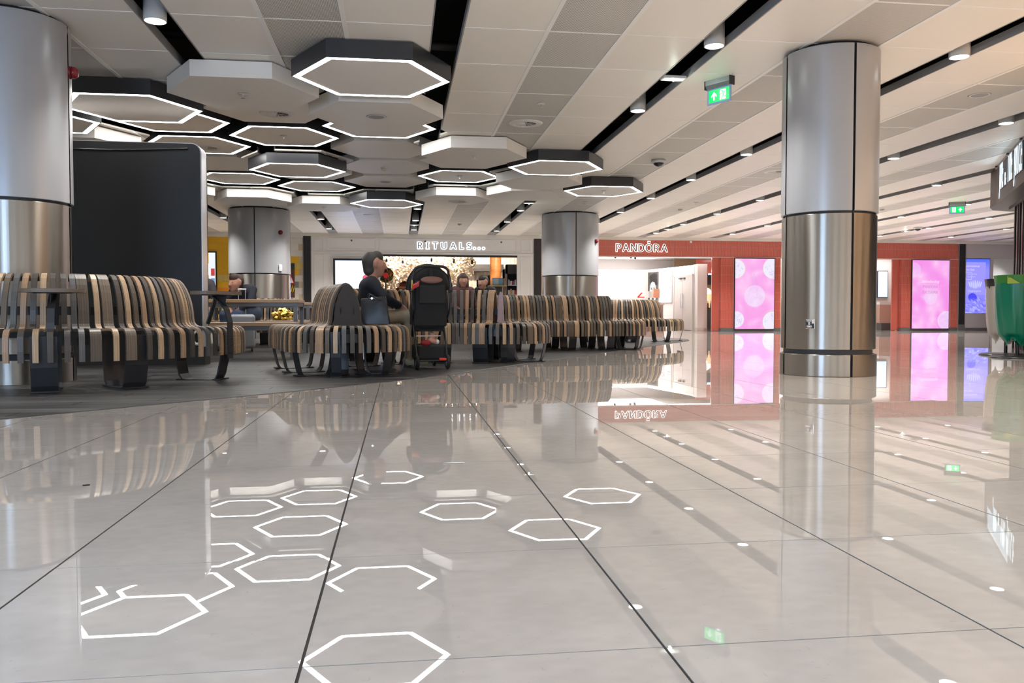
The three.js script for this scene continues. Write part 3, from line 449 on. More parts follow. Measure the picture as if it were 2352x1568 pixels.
{
  const tex = canvasTex(400, 900, (c, w, h) => { c.fillStyle = '#3f86c8'; c.fillRect(0, 0, 150, h); const g = c.createLinearGradient(0, 0, 0, h); g.addColorStop(0, '#6fa6dc'); g.addColorStop(0.6, '#2a5f9e'); g.addColorStop(1, '#1d2432'); c.fillStyle = g; c.fillRect(0, 0, 150, h); c.fillStyle = '#f3b83c'; c.fillRect(150, 0, 150, h); c.fillStyle = '#fff6e8'; c.fillRect(150, 180, 150, 190); c.fillStyle = '#d8dde4'; c.fillRect(300, 0, 100, h); c.fillStyle = '#b3383c'; c.fillRect(330, 260, 60, 120); c.fillStyle = '#6c8ab0'; c.fillRect(330, 420, 60, 140); });
  const t = thing('shop_display_screen', 'lit shop window of blue and yellow posters in the yellow tiled wall', 'display', [-5.72, 1.55, ZF + 0.02]); mesh('frame', bx(0.80, 1.68, 0.06), plasticBlack, t); mesh('screen', bx(0.72, 1.60, 0.004, 0, 0, 0.033), screenMat('window_picture', tex, 0.6), t);
}
{ const t = thing('warning_sign', 'red triangle warning poster with black and yellow stripes by the grey tile', 'sign', [-3.19, 1.55, ZF + 0.02]);
  const tex = canvasTex(128, 512, (c, w, h) => { c.fillStyle = '#5c3a2c'; c.fillRect(0, 0, w, h); c.fillStyle = '#2c3a2a'; c.fillRect(0, 0, w, 90); c.fillStyle = '#fff'; c.strokeStyle = '#d02028'; c.lineWidth = 16; c.beginPath(); c.moveTo(30, 300); c.lineTo(118, 300); c.lineTo(60, 190); c.closePath(); c.fill(); c.stroke(); c.fillStyle = '#e8c020'; c.fillRect(20, 330, 100, 100); c.fillStyle = '#111'; for (let i = 0; i < 3; i++) { c.beginPath(); c.moveTo(20 + i * 40, 430); c.lineTo(40 + i * 40, 430); c.lineTo(80 + i * 40, 330); c.lineTo(60 + i * 40, 330); c.fill(); } });
  mesh('board', bx(0.19, 1.02, 0.02), [0, 1, 2, 3].length ? new THREE.MeshStandardMaterial({ map: tex, roughness: 0.5 }) : null, t); }

// ---------------------------------------------------------------- interior of the white shop (z < ZF)
{
  const inn = struct('wall_white_shop_interior', 'cream slatted back wall and side walls inside the white shop');
  mesh('back_wall', bx(7, 2.9, 0.1, 1, 1.45, -30.4), M('cream_slat_wall', [0.7, 0.62, 0.53], 0.5), inn);
  for (let i = 0; i < 34; i++) mesh('slat', bx(0.05, 2.6, 0.03, -0.8 + i * 0.15, 1.3, -30.33), M('cream_slat', [0.74, 0.66, 0.56], 0.5), inn);
  mesh('side_wall', bx(0.1, 2.9, 5, -2.7, 1.45, -28), M('brown_side_wall', [0.25, 0.12, 0.07], 0.5), inn); mesh('side_wall', bx(0.1, 2.9, 5, 4.25, 1.45, -28), wallWhite, inn);
  mesh('bulkhead', bx(2.2, 0.25, 0.5, 2.6, 2.2, -29.9), blackMatt, inn); mesh('dark_partition', bx(2.2, 1.9, 0.1, -0.3, 0.95, -29.0), M('red_brown_wall', [0.20, 0.06, 0.035], 0.5), inn);
  spot([1.2, 2.85, -26.2], [1.2, 1.9, -28.2], 36, 1.1, 0.8, [1, 0.86, 0.70], 4); spot([2.9, 2.85, -28.0], [3.0, 1.4, -30], 16, 1.1, 0.8, [1, 0.85, 0.68], 4); spot([3.3, 2.8, -26.1], [3.5, 1.2, -27.6], 12, 0.9, 0.8, [1, 0.9, 0.8], 3); spot([-0.2, 2.8, -26.0], [-0.2, 1.8, -28], 28, 0.9, 0.8, [1, 0.84, 0.66], 3);
  // cloud of paper blossom
  const t = thing('blossom_canopy', 'hanging cloud of cream paper blossom inside the white shop', 'flowers', [0, 0, 0]);
  const pet = new THREE.SphereGeometry(0.05, 6, 3, 0, 2 * PI, 0, 1.1).scale(1, 0.45, 1), N = 6500, im = new THREE.InstancedMesh(pet, M('paper_blossom', [0.86, 0.78, 0.70], 0.7), N), m4 = new THREE.Matrix4(), q = new THREE.Quaternion(), e = new THREE.Euler(), col = new THREE.Color();
  for (let i = 0; i < N; i++) { let x, y, z; for (;;) { x = rr(-0.75, 2.42); y = rr(1.25, 2.42); z = rr(-28.6, -26.5); const bottom = 1.5 + 0.22 * sin(x * 3.1) + 0.12 * sin(x * 7.3 + 1) + Math.pow(Math.max(0, Math.abs(x - 0.75) - 0.75), 2) * 0.34; if (y > bottom + 0.1 * sin(z * 4)) break; }
    e.set(rr(0, 6), rr(0, 6), rr(0, 6)); q.setFromEuler(e); const s = rr(0.6, 1.2); m4.compose(V(x, y, z), q, V(s, s, s)); im.setMatrixAt(i, m4); col.setRGB(rr(0.8, 1), rr(0.74, 0.95), rr(0.66, 0.88)); im.setColorAt(i, col); }
  im.name = 'blossom'; im.userData.kind = 'stuff'; im.castShadow = true; t.add(im);
  for (const [x, y, z] of [[0.1, 2.2, -26.4], [1.0, 2.25, -26.3], [1.7, 2.22, -26.3], [2.3, 2.2, -26.6], [-0.4, 2.24, -26.3]]) { const g = thing('track_spotlight', 'black track spotlight among the paper blossom', 'spotlight', [x, y, z], 0, 'track spotlights in the white shop'); mesh('can', cyl(0.035, 0.035, 0.13, 0, 0, 0, 14).rotateX(0.9), blackMatt, g); mesh('lamp_lens', cyl(0.03, 0.03, 0.006, 0, -0.066, 0, 14).rotateX(0.9), glow('spot_lens', [1, 0.9, 0.75], 8), g); mesh('stem', rod([0, 0.03, 0], [0, 2.94 - y, 0], 0.008, 6), blackMatt, g); }
  const w = thing('berry_wreath', 'round green wreath with red berries and a red centre', 'wreath', [-0.42, 1.76, -26.1]); mesh('backing_disc', cyl(0.24, 0.24, 0.03, 0, 0, 0, 30).rotateX(PI / 2), M('dark_foliage', [0.02, 0.035, 0.012], 0.8), w); mesh('stand', rod([0, -0.2, -0.02], [0, -1.755, -0.02], 0.02), blackMatt, w); mesh('red_centre', cyl(0.085, 0.085, 0.02, 0, 0, 0, 10).rotateX(PI / 2).translate(0, -0.01, 0.02), M('red_bow', [0.75, 0.02, 0.02], 0.5), w);
  { const rd = [], gd = []; for (let i = 0; i < 90; i++) { const a = rnd() * 7, r = rr(0.09, 0.24), s = new THREE.IcosahedronGeometry(rr(0.009, 0.02), 0).translate(r * cos(a), r * sin(a), 0.02); (i % 3 ? gd : rd).push(s); } tag(mesh('berries', merge(rd), M('red_berry', [0.8, 0.03, 0.03], 0.3), w), null, null, null, 'stuff'); tag(mesh('gold_leaf', merge(gd), M('gold_leaf', [0.35, 0.28, 0.06], 0.5), w), null, null, null, 'stuff'); }
  const col1 = thing('wooden_pillar', 'round orange wood pillar inside the white shop', 'pillar', [3.17, 0, -27.6]); mesh('shaft', cyl(0.19, 0.19, 2.9, 0, 1.45, 0, 40), M('orange_timber', [0.55, 0.20, 0.05], 0.4, 0, { map: woodMap }), col1);
  const prod = [[0.7, 0.05, 0.06], [0.75, 0.72, 0.66], [0.10, 0.25, 0.15], [0.6, 0.25, 0.2], [0.8, 0.55, 0.3], [0.35, 0.08, 0.25], [0.85, 0.8, 0.75]].map((c) => M('product_pack', c, 0.4)); const pg = [bx(0.06, 0.13, 0.06, 0, 0.065, 0), cyl(0.03, 0.035, 0.12, 0, 0.06, 0, 10), cyl(0.025, 0.04, 0.17, 0, 0.085, 0, 10)];
  for (const [x, z, h] of [[2.86, -28.6, 1.72], [3.02, -28.0, 1.85], [3.62, -27.4, 2.02], [3.58, -26.35, 2.12]]) { const s = thing('product_tower', h > 2.1 ? 'tall black product shelf tower next to the doorway' : h > 2 ? 'black shelf tower of toiletries beside the wood pillar' : h > 1.8 ? 'black shelf tower left of the wood pillar' : 'lowest black shelf tower at the back of the shop', 'shelf', [x, 0, z]);
    mesh('carcass', merge([bx(0.03, h, 0.4, -0.2, h / 2, 0), bx(0.03, h, 0.4, 0.2, h / 2, 0), bx(0.4, h, 0.02, 0, h / 2, -0.19), bx(0.43, 0.3, 0.4, 0, h - 0.15, 0)]), blackMatt, s);
    for (let k = 0; k < 5; k++) { const y = 0.3 + k * 0.29; if (y > h - 0.4) continue; mesh('shelf', bx(0.38, 0.02, 0.36, 0, y, 0), whitePaint, s); if (y < 0.8) continue; for (let i = 0; i < 5; i++) { const o = mesh('product', pg[Math.floor(rnd() * 3)], prod[Math.floor(rnd() * 7)], null); const g = thing('toiletry_pack', 'small toiletry pack on a black shelf tower', 'product', [x - 0.14 + i * 0.07, y + 0.01, z + 0.1], 0, 'toiletries on the shelf towers'); g.add(o); } } }
  const c = thing('shop_counter', 'low brown timber counter behind the blossom', 'counter', [0.75, 0, -28.3]); mesh('body', bx(1.5, 1.42, 0.5, 0, 0.71, 0), M('red_brown_timber', [0.25, 0.09, 0.04], 0.4, 0, { map: woodMap }), c); mesh('counter_top', bx(1.56, 0.05, 0.55, 0, 1.44, 0), M('amber_top', [0.5, 0.2, 0.06], 0.4), c);
  const b = thing('gift_box', 'printed blue picture gift box on the ochre stand', 'box', [3.03, 1.44, -25.9], 0.1); mesh('box', bx(0.32, 0.24, 0.14, 0, 0.12, 0), M('blue_print_box', [0.12, 0.25, 0.38], 0.4), b); mesh('picture', bx(0.17, 0.2, 0.004, -0.06, 0.12, 0.072), M('photo_print', [0.3, 0.38, 0.42], 0.4), b);
  const bs = thing('display_stand', 'ochre display stand just inside the white shop', 'stand', [3.03, 0, -25.9]); mesh('stand_top', bx(0.55, 0.03, 0.35, 0, 1.425, 0), M('ochre_board', [0.42, 0.28, 0.07], 0.5), bs); mesh('post', bx(0.3, 1.41, 0.2, 0, 0.705, 0), blackMatt, bs);
  const lb = thing('light_box_sign', 'black framed white light box on the shop back wall', 'light box', [2.0, 1.72, -29.6]); mesh('frame', bx(0.66, 0.38, 0.06), plasticBlack, lb); mesh('screen', bx(0.6, 0.32, 0.01, 0, 0, 0.032), glow('white_light_box', [1, 0.95, 0.85], 1.4), lb); mesh('post', bx(0.05, 1.55, 0.04, 0, -0.94, -0.03), blackMatt, lb);
}
// ---------------------------------------------------------------- interior of the coral shop
{
  const inn = struct('wall_coral_shop_interior', 'bright white interior walls of the coral tiled shop'); const W = M('bright_white', [0.82, 0.78, 0.76], 0.45);
  const P0 = [9.17, -30], P1 = [9.76, -26.7];
  mesh('back_wall', bx(3.2, 2.14, 0.1, 7.6, 1.07, -30), W, inn); mesh('upper_wall', bx(6.5, 0.8, 0.1, 8, 2.55, -30.6), W, inn); mesh('left_return', bx(1.55, 2.9, 0.1, 5.35, 1.45, -27.3), W, inn);
  mesh('side_return', bx(0.1, 2.9, 3.2, 6.1, 1.45, -28.8), W, inn);
  const dx = P1[0] - P0[0], dz = P1[1] - P0[1], L = Math.hypot(dx, dz), ang = Math.atan2(-dz, dx);
  const aw = mesh('angled_wall', bx(L, 2.14, 0.08), W, inn, [(P0[0] + P1[0]) / 2, 1.07, (P0[1] + P1[1]) / 2], [0, ang, 0]);
  mesh('end_pier', bx(0.33, 2.2, 0.4, 9.9, 1.1, -26.6), W, inn); mesh('shop_ceiling', bx(13.5, 0.05, 5, 11.2, 2.6, -28.2), W, inn); mesh('pier_skirting', bx(0.34, 0.1, 0.41, 9.9, 0.05, -26.6), M('pale_skirting', [0.7, 0.62, 0.58], 0.5), inn);
  const coveM = glow('cove_light', [1, 0.95, 0.92], 4);
  const cv = thing('cove_light', 'white glowing cove light along the top of the shop walls', 'light', [0, 0, 0]); mesh('light_strip', bx(3.1, 0.03, 0.03, 7.6, 2.165, -30.02), coveM, cv); mesh('light_strip', bx(L, 0.03, 0.03), coveM, cv, [(P0[0] + P1[0]) / 2, 2.165, (P0[1] + P1[1]) / 2], [0, ang, 0]); mesh('light_strip', bx(0.03, 2.0, 0.03, 6.18, 1.1, -29.9), coveM, cv); mesh('light_strip', bx(1.9, 0.08, 0.03, 9.2, 2.42, -26.2), coveM, cv);
  for (const [x, z, w, d] of [[7.8, -28.2, 2.6, 2.4], [12.6, -27.4, 2.4, 1.6], [16.2, -26.7, 2.4, 1.2]]) { const cp = thing('unseen_ceiling_panel', x < 9 ? 'unseen white light panel, lights the main room of the coral shop' : x < 14 ? 'unseen white light panel, lights the middle bay of the coral shop' : 'unseen white light panel, lights the second bay of the coral shop', 'light', [x, 2.56, z]); mesh('light_panel', bx(w, 0.03, d), glow('shop_light_panel', [1, 0.95, 0.92], 1.1), cp); areaLight(w, d, [1, 0.95, 0.92], 1.3, [x, 2.53, z], [x, 0, z]).rotation.set(-PI / 2, 0, 0); }  // panels placed to light the shop bays; the lamps themselves are unseen
  // portrait poster and light box on the angled wall: u along the wall from P0
  const onWall = (u, y) => [P0[0] + dx * u + 0.05 * dz / L * -1, y, P0[1] + dz * u + 0.05 * dx / L];
  const put = (name, label, cat, u, y) => { const p = onWall(u, y); const t = thing(name, label, cat, [p[0] - 0.02, p[1], p[2]], ang); return t; };
  const face = canvasTex(256, 512, (c, w, h) => { c.fillStyle = '#555'; c.fillRect(0, 0, w, h); c.fillStyle = '#1c1c1c'; for (let i = 0; i < 60; i++) { c.beginPath(); c.arc(60 + rnd() * 150, 40 + rnd() * 130, 22, 0, 7); c.fill(); } c.fillStyle = '#f4f4f4'; c.beginPath(); c.ellipse(120, 265, 78, 150, 0, 0, 7); c.fill(); c.fillStyle = '#1c1c1c'; for (let i = 0; i < 30; i++) { c.beginPath(); c.arc(50 + rnd() * 150, 60 + rnd() * 55, 20, 0, 7); c.fill(); } c.fillStyle = '#333'; c.beginPath(); c.ellipse(88, 215, 20, 8, 0, 0, 7); c.fill(); c.beginPath(); c.ellipse(152, 215, 20, 8, 0, 0, 7); c.fill(); c.fillRect(66, 192, 44, 6); c.fillRect(130, 192, 44, 6); c.fillStyle = '#bbb'; c.beginPath(); c.moveTo(122, 220); c.lineTo(136, 300); c.lineTo(104, 300); c.fill(); c.fillStyle = '#444'; c.beginPath(); c.ellipse(120, 345, 32, 14, 0, 0, 7); c.fill(); c.fillStyle = '#eee'; c.fillRect(80, 410, 80, 102); });
  const po = put('portrait_poster', 'tall black and white portrait poster inside the coral shop', 'poster', 0.16, 1.35); mesh('board', bx(0.85, 1.5, 0.03), plasticWhite, po); mesh('print', bx(0.82, 1.46, 0.004, 0, 0, 0.018), new THREE.MeshStandardMaterial({ map: face, roughness: 0.5 }), po);
  const lt = canvasTex(256, 384, (c, w, h) => { c.fillStyle = '#fffdfa'; c.fillRect(0, 0, w, h); c.fillStyle = '#d9dade'; for (let i = 0; i < 60; i++) { c.beginPath(); c.arc(90 + (rnd() - 0.5) * 70, 200 + (rnd() - 0.5) * 170, 9, 0, 7); c.fill(); } c.fillStyle = '#99989c'; c.font = 'italic 24px serif'; c.fillText('Let Love', 170, 180); c.font = 'bold 22px sans-serif'; c.fillText('SHINE', 186, 210); });
  const lbx = put('light_box_display', 'glowing white jewellery light box beside the portrait poster', 'light box', 0.44, 1.5); mesh('frame', bx(0.92, 1.1, 0.06), plasticWhite, lbx); mesh('screen', bx(0.88, 1.06, 0.004, 0, 0, 0.033), screenMat('jewellery_picture', lt, 0.55), lbx);
  const d = tag(new THREE.Group(), 'white double door with two long handles inside the coral shop', null, null, 'structure'); d.name = 'door_1'; scene.add(d); const dp = onWall(0.80, 0); d.position.set(dp[0] - 0.02, 0, dp[2]); d.rotation.y = ang;
  mesh('door_frame', merge([bx(0.06, 1.86, 0.06, -0.62, 0.93, 0), bx(0.06, 1.86, 0.06, 0.62, 0.93, 0), bx(1.3, 0.06, 0.06, 0, 1.86, 0)]), M('door_frame_paint', [0.7, 0.66, 0.64], 0.4), d); for (const s of [-1, 1]) { const lf = mesh('door_leaf', bx(0.575, 1.82, 0.04, s * 0.293, 0.92, 0), M('door_paint', [0.66, 0.61, 0.59], 0.4), d); mesh('handle', rod([s * 0.05, 0.75, 0.06], [s * 0.05, 1.25, 0.06], 0.012), chrome, lf); mesh('closer', bx(0.14, 0.05, 0.05, s * 0.12, 1.76, 0.05), greySteel, lf); }
  const ct = thing('jewellery_counter', 'pale pink timber jewellery counter with a glass case', 'counter', [8.25, 0, -27.6], 0.1); mesh('body', bx(1.25, 0.86, 0.5, 0, 0.43, 0), M('pink_beige_board', [0.60, 0.38, 0.30], 0.45), ct); mesh('counter_top', bx(1.3, 0.04, 0.55, 0, 0.88, 0), whitePaint, ct); mesh('glass_case', bx(1.2, 0.2, 0.45, 0, 1.0, 0), glassMat, ct); mesh('display_bed', bx(1.1, 0.04, 0.4, 0, 0.93, 0), M('red_white_bed', [0.8, 0.55, 0.5], 0.5), ct);
  const ht = thing('red_heart_stand', 'small bright red angular stand on the glass case', 'display stand', [8.12, 1.1, -27.5], 0.2); mesh('stand', merge([bar([-0.1, 0.02, 0], [0.05, 0.17, 0], 0.05, 0.035), bar([-0.1, 0.02, 0], [0.14, 0.02, 0], 0.05, 0.035)]), M('bright_red', [0.85, 0.04, 0.03], 0.4), ht);
  const gc = thing('glass_vitrine', 'clear glass vitrine holding orange lit boxes', 'vitrine', [8.62, 1.1, -27.75]); mesh('glass', bx(0.62, 0.42, 0.3, 0, 0.21, 0), glassMat, gc); mesh('lit_box', bx(0.2, 0.3, 0.2, 0.12, 0.16, 0), M('peach_box', [0.85, 0.4, 0.25], 0.5), gc); mesh('lit_box', bx(0.12, 0.22, 0.12, -0.1, 0.12, 0), whitePaint, gc);
  for (const [x, z] of [[6.9, -26.2], [7.42, -26.2], [7.62, -26.4]]) { const g = thing('track_spotlight', 'small black spotlight under the coral shop ceiling', 'spotlight', [x, 2.40, z], 0, 'spotlights in the coral shop'); mesh('can', cyl(0.035, 0.035, 0.1, 0, 0, 0, 12).rotateX(0.6), blackMatt, g); mesh('stem', rod([0, 0, 0], [0, 0.18, 0], 0.008, 6), blackMatt, g); }
  // second opening: neighbouring bar seen through
  const bk = struct('wall_bar_backdrop', 'dim beige back wall of the bar beyond the coral shop'); mesh('wall_face', bx(2.0, 2.6, 0.1, 11.0, 1.3, -29.6), M('beige_wall', [0.35, 0.24, 0.15], 0.6), bk); mesh('dark_header', bx(2.0, 0.55, 0.15, 11, 1.9, -29.4), blackMatt, bk); mesh('coral_header', bx(1.5, 0.5, 0.1, 11.25, 2.25, -28.6), coral, bk);
  const bc = thing('bar_counter', 'dark grey bar counter with bottles beyond the opening', 'counter', [11.1, 0, -28.9]); mesh('body', bx(1.3, 0.72, 0.4, 0, 0.36, 0), M('charcoal_panel', [0.05, 0.05, 0.055], 0.5), bc); mesh('counter_top', bx(1.35, 0.05, 0.45, 0, 0.75, 0), blackMatt, bc);
  for (let i = 0; i < 4; i++) { const b = thing('bottle', 'small dark bottle on the bar counter', 'bottle', [10.92 + i * 0.11, 0.775, -28.85], 0, 'bottles on the bar counter'); mesh('glass', lathe([[0, 0], [0.03, 0], [0.03, 0.14], [0.012, 0.19], [0.012, 0.25], [0, 0.25]], 12), M('dark_bottle', [0.08, 0.03, 0.02], 0.1), b); }
  const pl = thing('dome_lamp', 'white glowing dome lamp over the bar counter', 'lamp', [11.0, 1.28, -29.0]); mesh('lamp_shade', new THREE.SphereGeometry(0.22, 20, 10, 0, 2 * PI, 0, PI / 2), glow('dome_glow', [1, 0.9, 0.75], 1.2), pl); mesh('cord', rod([0, 0.2, 0], [0, 1.25, 0], 0.006, 6), blackMatt, pl); point([11, 1.2, -29.0], 2.2, [1, 0.85, 0.65], 3);
  const ns = thing('neon_sign', 'small blue neon lettering above the bar', 'sign', [10.95, 1.98, -29.3]); const lt2 = letters('please order', fontB, 0.1, 0.01, 0.012); lt2.list.forEach(([c, g]) => mesh('letter', g, glow('blue_neon', [0.45, 0.75, 1], 1.6), ns, [-0.35, 0, 0]));
  mesh('black_post', bx(0.07, 1.6, 0.07, 10.45, 0.8, -28.2), blackMatt, bk);
  // third opening, behind the steel column
  const t3 = thing('pale_display_unit', 'pale display cabinet seen beside the second coral pier', 'cabinet', [16.72, 0, -26.9]); mesh('body', bx(0.7, 0.62, 0.4, 0, 0.55, 0), M('pink_beige_board2', [0.55, 0.36, 0.28], 0.5), t3); mesh('cabinet_top', bx(0.72, 0.1, 0.42, 0, 0.92, 0), whitePaint, t3); mesh('plinth', bx(0.5, 0.24, 0.3, 0, 0.12, 0), greySteel, t3);
  const w3 = struct('wall_coral_shop_second_bay', 'white back wall of the second bay'); mesh('wall_face', bx(6, 2.6, 0.1, 15.3, 1.3, -27.6), W, w3);
  const s3 = thing('wall_screen', 'small blue wall screen in the second bay of the coral shop', 'screen', [16.95, 1.6, -27.5]); mesh('frame', bx(0.4, 0.95, 0.05), plasticBlack, s3); mesh('screen', bx(0.36, 0.9, 0.01, 0, 0, 0.025), glow('blue_wall_screen', [0.3, 0.55, 0.85], 0.7), s3);
}

// ---------------------------------------------------------------- black display stand
{
  const t = thing('display_backboard', 'large black display board with a rounded silver edge behind the near bench', 'display board', [0, 0, 0]); const X0 = -4.3, X1 = -2.14, Z0 = -9.45, D = 0.26, HT = 2.40, r = 0.09;
  const prof = [[X0, 0.2], [X1, 0.2]]; for (let i = 0; i <= 8; i++) prof.push([X1 - r + r * cos(i * PI / 16), HT - r + r * sin(i * PI / 16)]); prof.push([X0, HT]);
  mesh('black_sheet', extrude(prof, 0.02).translate(0, 0, Z0 - 0.02), M('black_vinyl_sheet', [0.010, 0.009, 0.009], 0.5), t);
  const rim = [[X1 - 0.002, 0.2], [X1 + 0.012, 0.2]]; for (let i = 0; i <= 8; i++) rim.push([X1 - r + (r + 0.012) * cos(i * PI / 16), HT - r + (r + 0.012) * sin(i * PI / 16)]); rim.push([X0, HT + 0.012], [X0, HT]); for (let i = 8; i >= 0; i--) rim.push([X1 - r + r * cos(i * PI / 16), HT - r + r * sin(i * PI / 16)]);
  mesh('silver_edge', extrude(rim, D - 0.03).translate(0, 0, Z0 - D), M('silver_edge_profile', [0.62, 0.60, 0.60], 0.3, 0.6), t);
  mesh('back_edge', merge([bx(0.016, HT - 0.3, 0.02, X1 + 0.006, (HT - 0.1) / 2 + 0.1, Z0 - D - 0.008)]), blackMatt, t);
  mesh('plinth', bx(X1 - X0 + 0.03, 0.2, D, (X0 + X1) / 2 + 0.015, 0.1, Z0 - D / 2), blackMatt, t); mesh('back_sheet', bx(X1 - X0 - 0.1, HT - 0.3, 0.02, (X0 + X1) / 2, (HT + 0.2) / 2, Z0 - D + 0.02), blackMatt, t);
  mesh('round_hook', new THREE.TorusGeometry(0.05, 0.012, 8, 20).scale(0.7, 1.4, 1).translate(X1 - 0.05, 0.3, Z0 + 0.012), whitePaint, t);
  const roll = []; for (let i = 0; i <= 16; i++) { const u = i / 16; roll.push([X0 + (X1 - X0 - 0.12) * u, HT - 0.055 - 0.035 * sin(u * PI), Z0 + 0.004]); } mesh('top_roll', tube(roll, 0.012, 8, 40), M('black_gloss_roll', [0.02, 0.018, 0.018], 0.12), t);
}

// ---------------------------------------------------------------- juice bar at the right edge
{
  const b = struct('wall_juice_bar', 'dark brown curved fascia and black fin wall of the juice bar');
  const A = [6.6, -7.28], C = [9.72, -12.55], edge = [A, C, [9.92, -12.95], [10.2, -13.25], [10.6, -13.35], [13.5, -13.0], [13.5, -7.2]];
  mesh('fascia', plan(edge, 2.35, H - 0.004), M('dark_brown_fascia', [0.085, 0.062, 0.062], 0.45), b);
  mesh('fascia_trim', merge([bar([A[0], H - 0.02, A[1]], [C[0], H - 0.02, C[1]], 0.05, 0.03)]), M('fascia_trim', [0.25, 0.22, 0.22], 0.4), b);
  const inE = [[7.05, -7.4], [10.02, -12.4], [10.25, -12.8], [10.7, -12.9], [13.4, -12.7], [13.4, -7.4]];
  mesh('soffit', plan(inE.map(([x, z]) => [x - 0.1, z]), 2.30, 2.349), M('dark_soffit', [0.06, 0.05, 0.05], 0.4), b);
  mesh('fin_backing', plan([[7.9, -8.6], [10.02, -12.4], [10.25, -12.8], [10.7, -12.9], [10.8, -12.8], [10.3, -12.4], [8.2, -8.6]], 0, 2.31), plasticBlack, b);
  const dir = V(2.97, 0, -5.0).normalize(); for (let i = 0; i < 18; i++) { const s = 1.7 + i * 0.24; mesh('fin', bx(0.06, 2.3, 0.06, 0, 1.15, 0), i % 2 ? blackMatt : M('bronze_fin', [0.28, 0.2, 0.2], 0.25, 0.7), b, [7.05 + dir.x * s - 0.05, 0, -7.4 + dir.z * s], [0, Math.atan2(dir.x, dir.z), 0]); }
  const t = thing('shop_sign', 'glowing white JOE & THE JUICE lettering on the dark curved fascia', 'sign', [9.62, 2.535, -12.38], 0);
  t.rotation.y = Math.atan2(C[1] - A[1], -(C[0] - A[0])) + PI; t.rotation.y = Math.atan2(-(A[1] - C[1]), A[0] - C[0]);
  const l = letters('JOE & THE JUICE', fontB, 0.5, 0.003, 0.20), k = 2.06 / l.width;
  l.list.forEach(([c, g]) => { g.scale(k, 0.98 * 0.5 / 0.5 * 0.98, 1); if (c === '&') g.scale(1, 0.4, 1); mesh('letter', g, glow('white_neon_letter', [0.72, 0.9, 1], 0.7), t, [0.20, 0, 0.012]); });
  const tr = new THREE.Vector3(0, 0, 0); t.updateMatrixWorld(true); const c0 = V(1.25, 0.2, 0.09).applyMatrix4(t.matrixWorld), c1 = V(1.25, 0.2, 3).applyMatrix4(t.matrixWorld); areaLight(2.1, 0.36, [0.66, 0.85, 1], 0.5, c0.toArray(), c1.toArray());
  mesh('backing_board', bx(2.2, 0.40, 0.006, 1.25, 0.19, 0.006), M('blue_black_backing', [0.012, 0.016, 0.03], 0.4), t);
  for (const s of [0.0, 1.15, 2.3]) mesh('bracket', bx(0.05, 0.02, 0.05, s + 0.05, 0.40, 0.03), blackMatt, t);
  // unseen warm lamps right of the frame, placed to warm the near right floor
  for (const [x, z] of [[6.9, -4.6], [6.5, -3.0], [6.9, -6.2]]) { const p = thing('unseen_warm_lamp', 'unseen warm lamp at the juice bar, lights the near right floor', 'lamp', [x, 1.95, z], 0, 'unseen lamps at the juice bar'); mesh('lamp_shade', new THREE.SphereGeometry(0.13, 20, 14), glow('warm_globe', [1, 0.62, 0.32], 1.2), p); mesh('cord', rod([0, 0.12, 0], [0, H - 1.96, 0], 0.006, 6), blackMatt, p); point([x, 1.95, z], 1.6, [1, 0.62, 0.34], 5); }
  const ct = thing('juice_counter', 'wooden serving counter of the juice bar', 'counter', [7.6, 0, -4.6]); mesh('body', bx(0.8, 1.0, 4.6, 0, 0.5, 0), M('counter_timber', [0.28, 0.15, 0.07], 0.5, 0, { map: woodMap }), ct); mesh('counter_top', bx(0.9, 0.05, 4.7, 0, 1.025, 0), woods[0], ct);
}
{ // unseen cool light left of the viewer, placed to tint the near floor
  const t = thing('unseen_cool_panel', 'unseen cool white panel on a stand, lights the near left floor', 'screen', [-3.0, 0, 0.5], 2.4); mesh('frame', rbx(2.0, 1.25, 0.08, 0.02, 0, 1.5, 0), plasticBlack, t); mesh('screen', bx(1.9, 1.15, 0.01, 0, 1.5, 0.042), glow('cool_panel_glow', [0.62, 0.8, 1], 3.5), t); mesh('stand', merge([bx(0.12, 0.9, 0.06, 0, 0.45, -0.03), bx(0.9, 0.03, 0.5, 0, 0.015, 0)]), greySteel, t);
  t.updateMatrixWorld(true); const a = V(0, 1.5, 0.06).applyMatrix4(t.matrixWorld), c = V(0, 1.5, 3).applyMatrix4(t.matrixWorld); areaLight(1.9, 1.15, [0.36, 0.6, 1], 6.0, a.toArray(), c.toArray());
}
// added fill panels, framed like windows, brighten the ceiling from behind and left
function fillWindow(x, z, turn, rgb, e) { const t = thing('added_fill_window', 'added glowing fill panel in a dark frame, out of view', 'fill panel', [x, 0, z], turn, 'added fill panels out of view'); const W = 3.3, B = 0.25, T = 2.6; mesh('fill_frame', merge([bx(0.08, T, 0.1, -W / 2, T / 2, 0), bx(0.08, T, 0.1, W / 2, T / 2, 0), bx(0.05, T, 0.1, 0, T / 2, 0), bx(W, 0.08, 0.1, 0, T, 0), bx(W, B, 0.1, 0, B / 2, 0)]), greySteel, t); const pw = W / 2 - 0.065; for (const s of [-1, 1]) { mesh('fill_pane', bx(pw, T - B - 0.04, 0.02, s * W / 4, (T + B) / 2 - 0.02, -0.02), glow('fill_window_glow', rgb, e), t); } t.updateMatrixWorld(true); const a = V(0, (T + B) / 2, 0.06).applyMatrix4(t.matrixWorld), c = V(0, (T + B) / 2, 3).applyMatrix4(t.matrixWorld); areaLight(W - 0.2, T - B, rgb, e * 0.6, a.toArray(), c.toArray()); }
for (const [x, rgb] of [[-6.6, [0.72, 0.86, 1]], [-2.8, [0.76, 0.88, 1]], [1.0, [0.9, 0.95, 1]], [4.8, [0.88, 0.94, 1]], [8.6, [0.9, 0.95, 1]]]) fillWindow(x, 4.93, PI, rgb, 0.5);
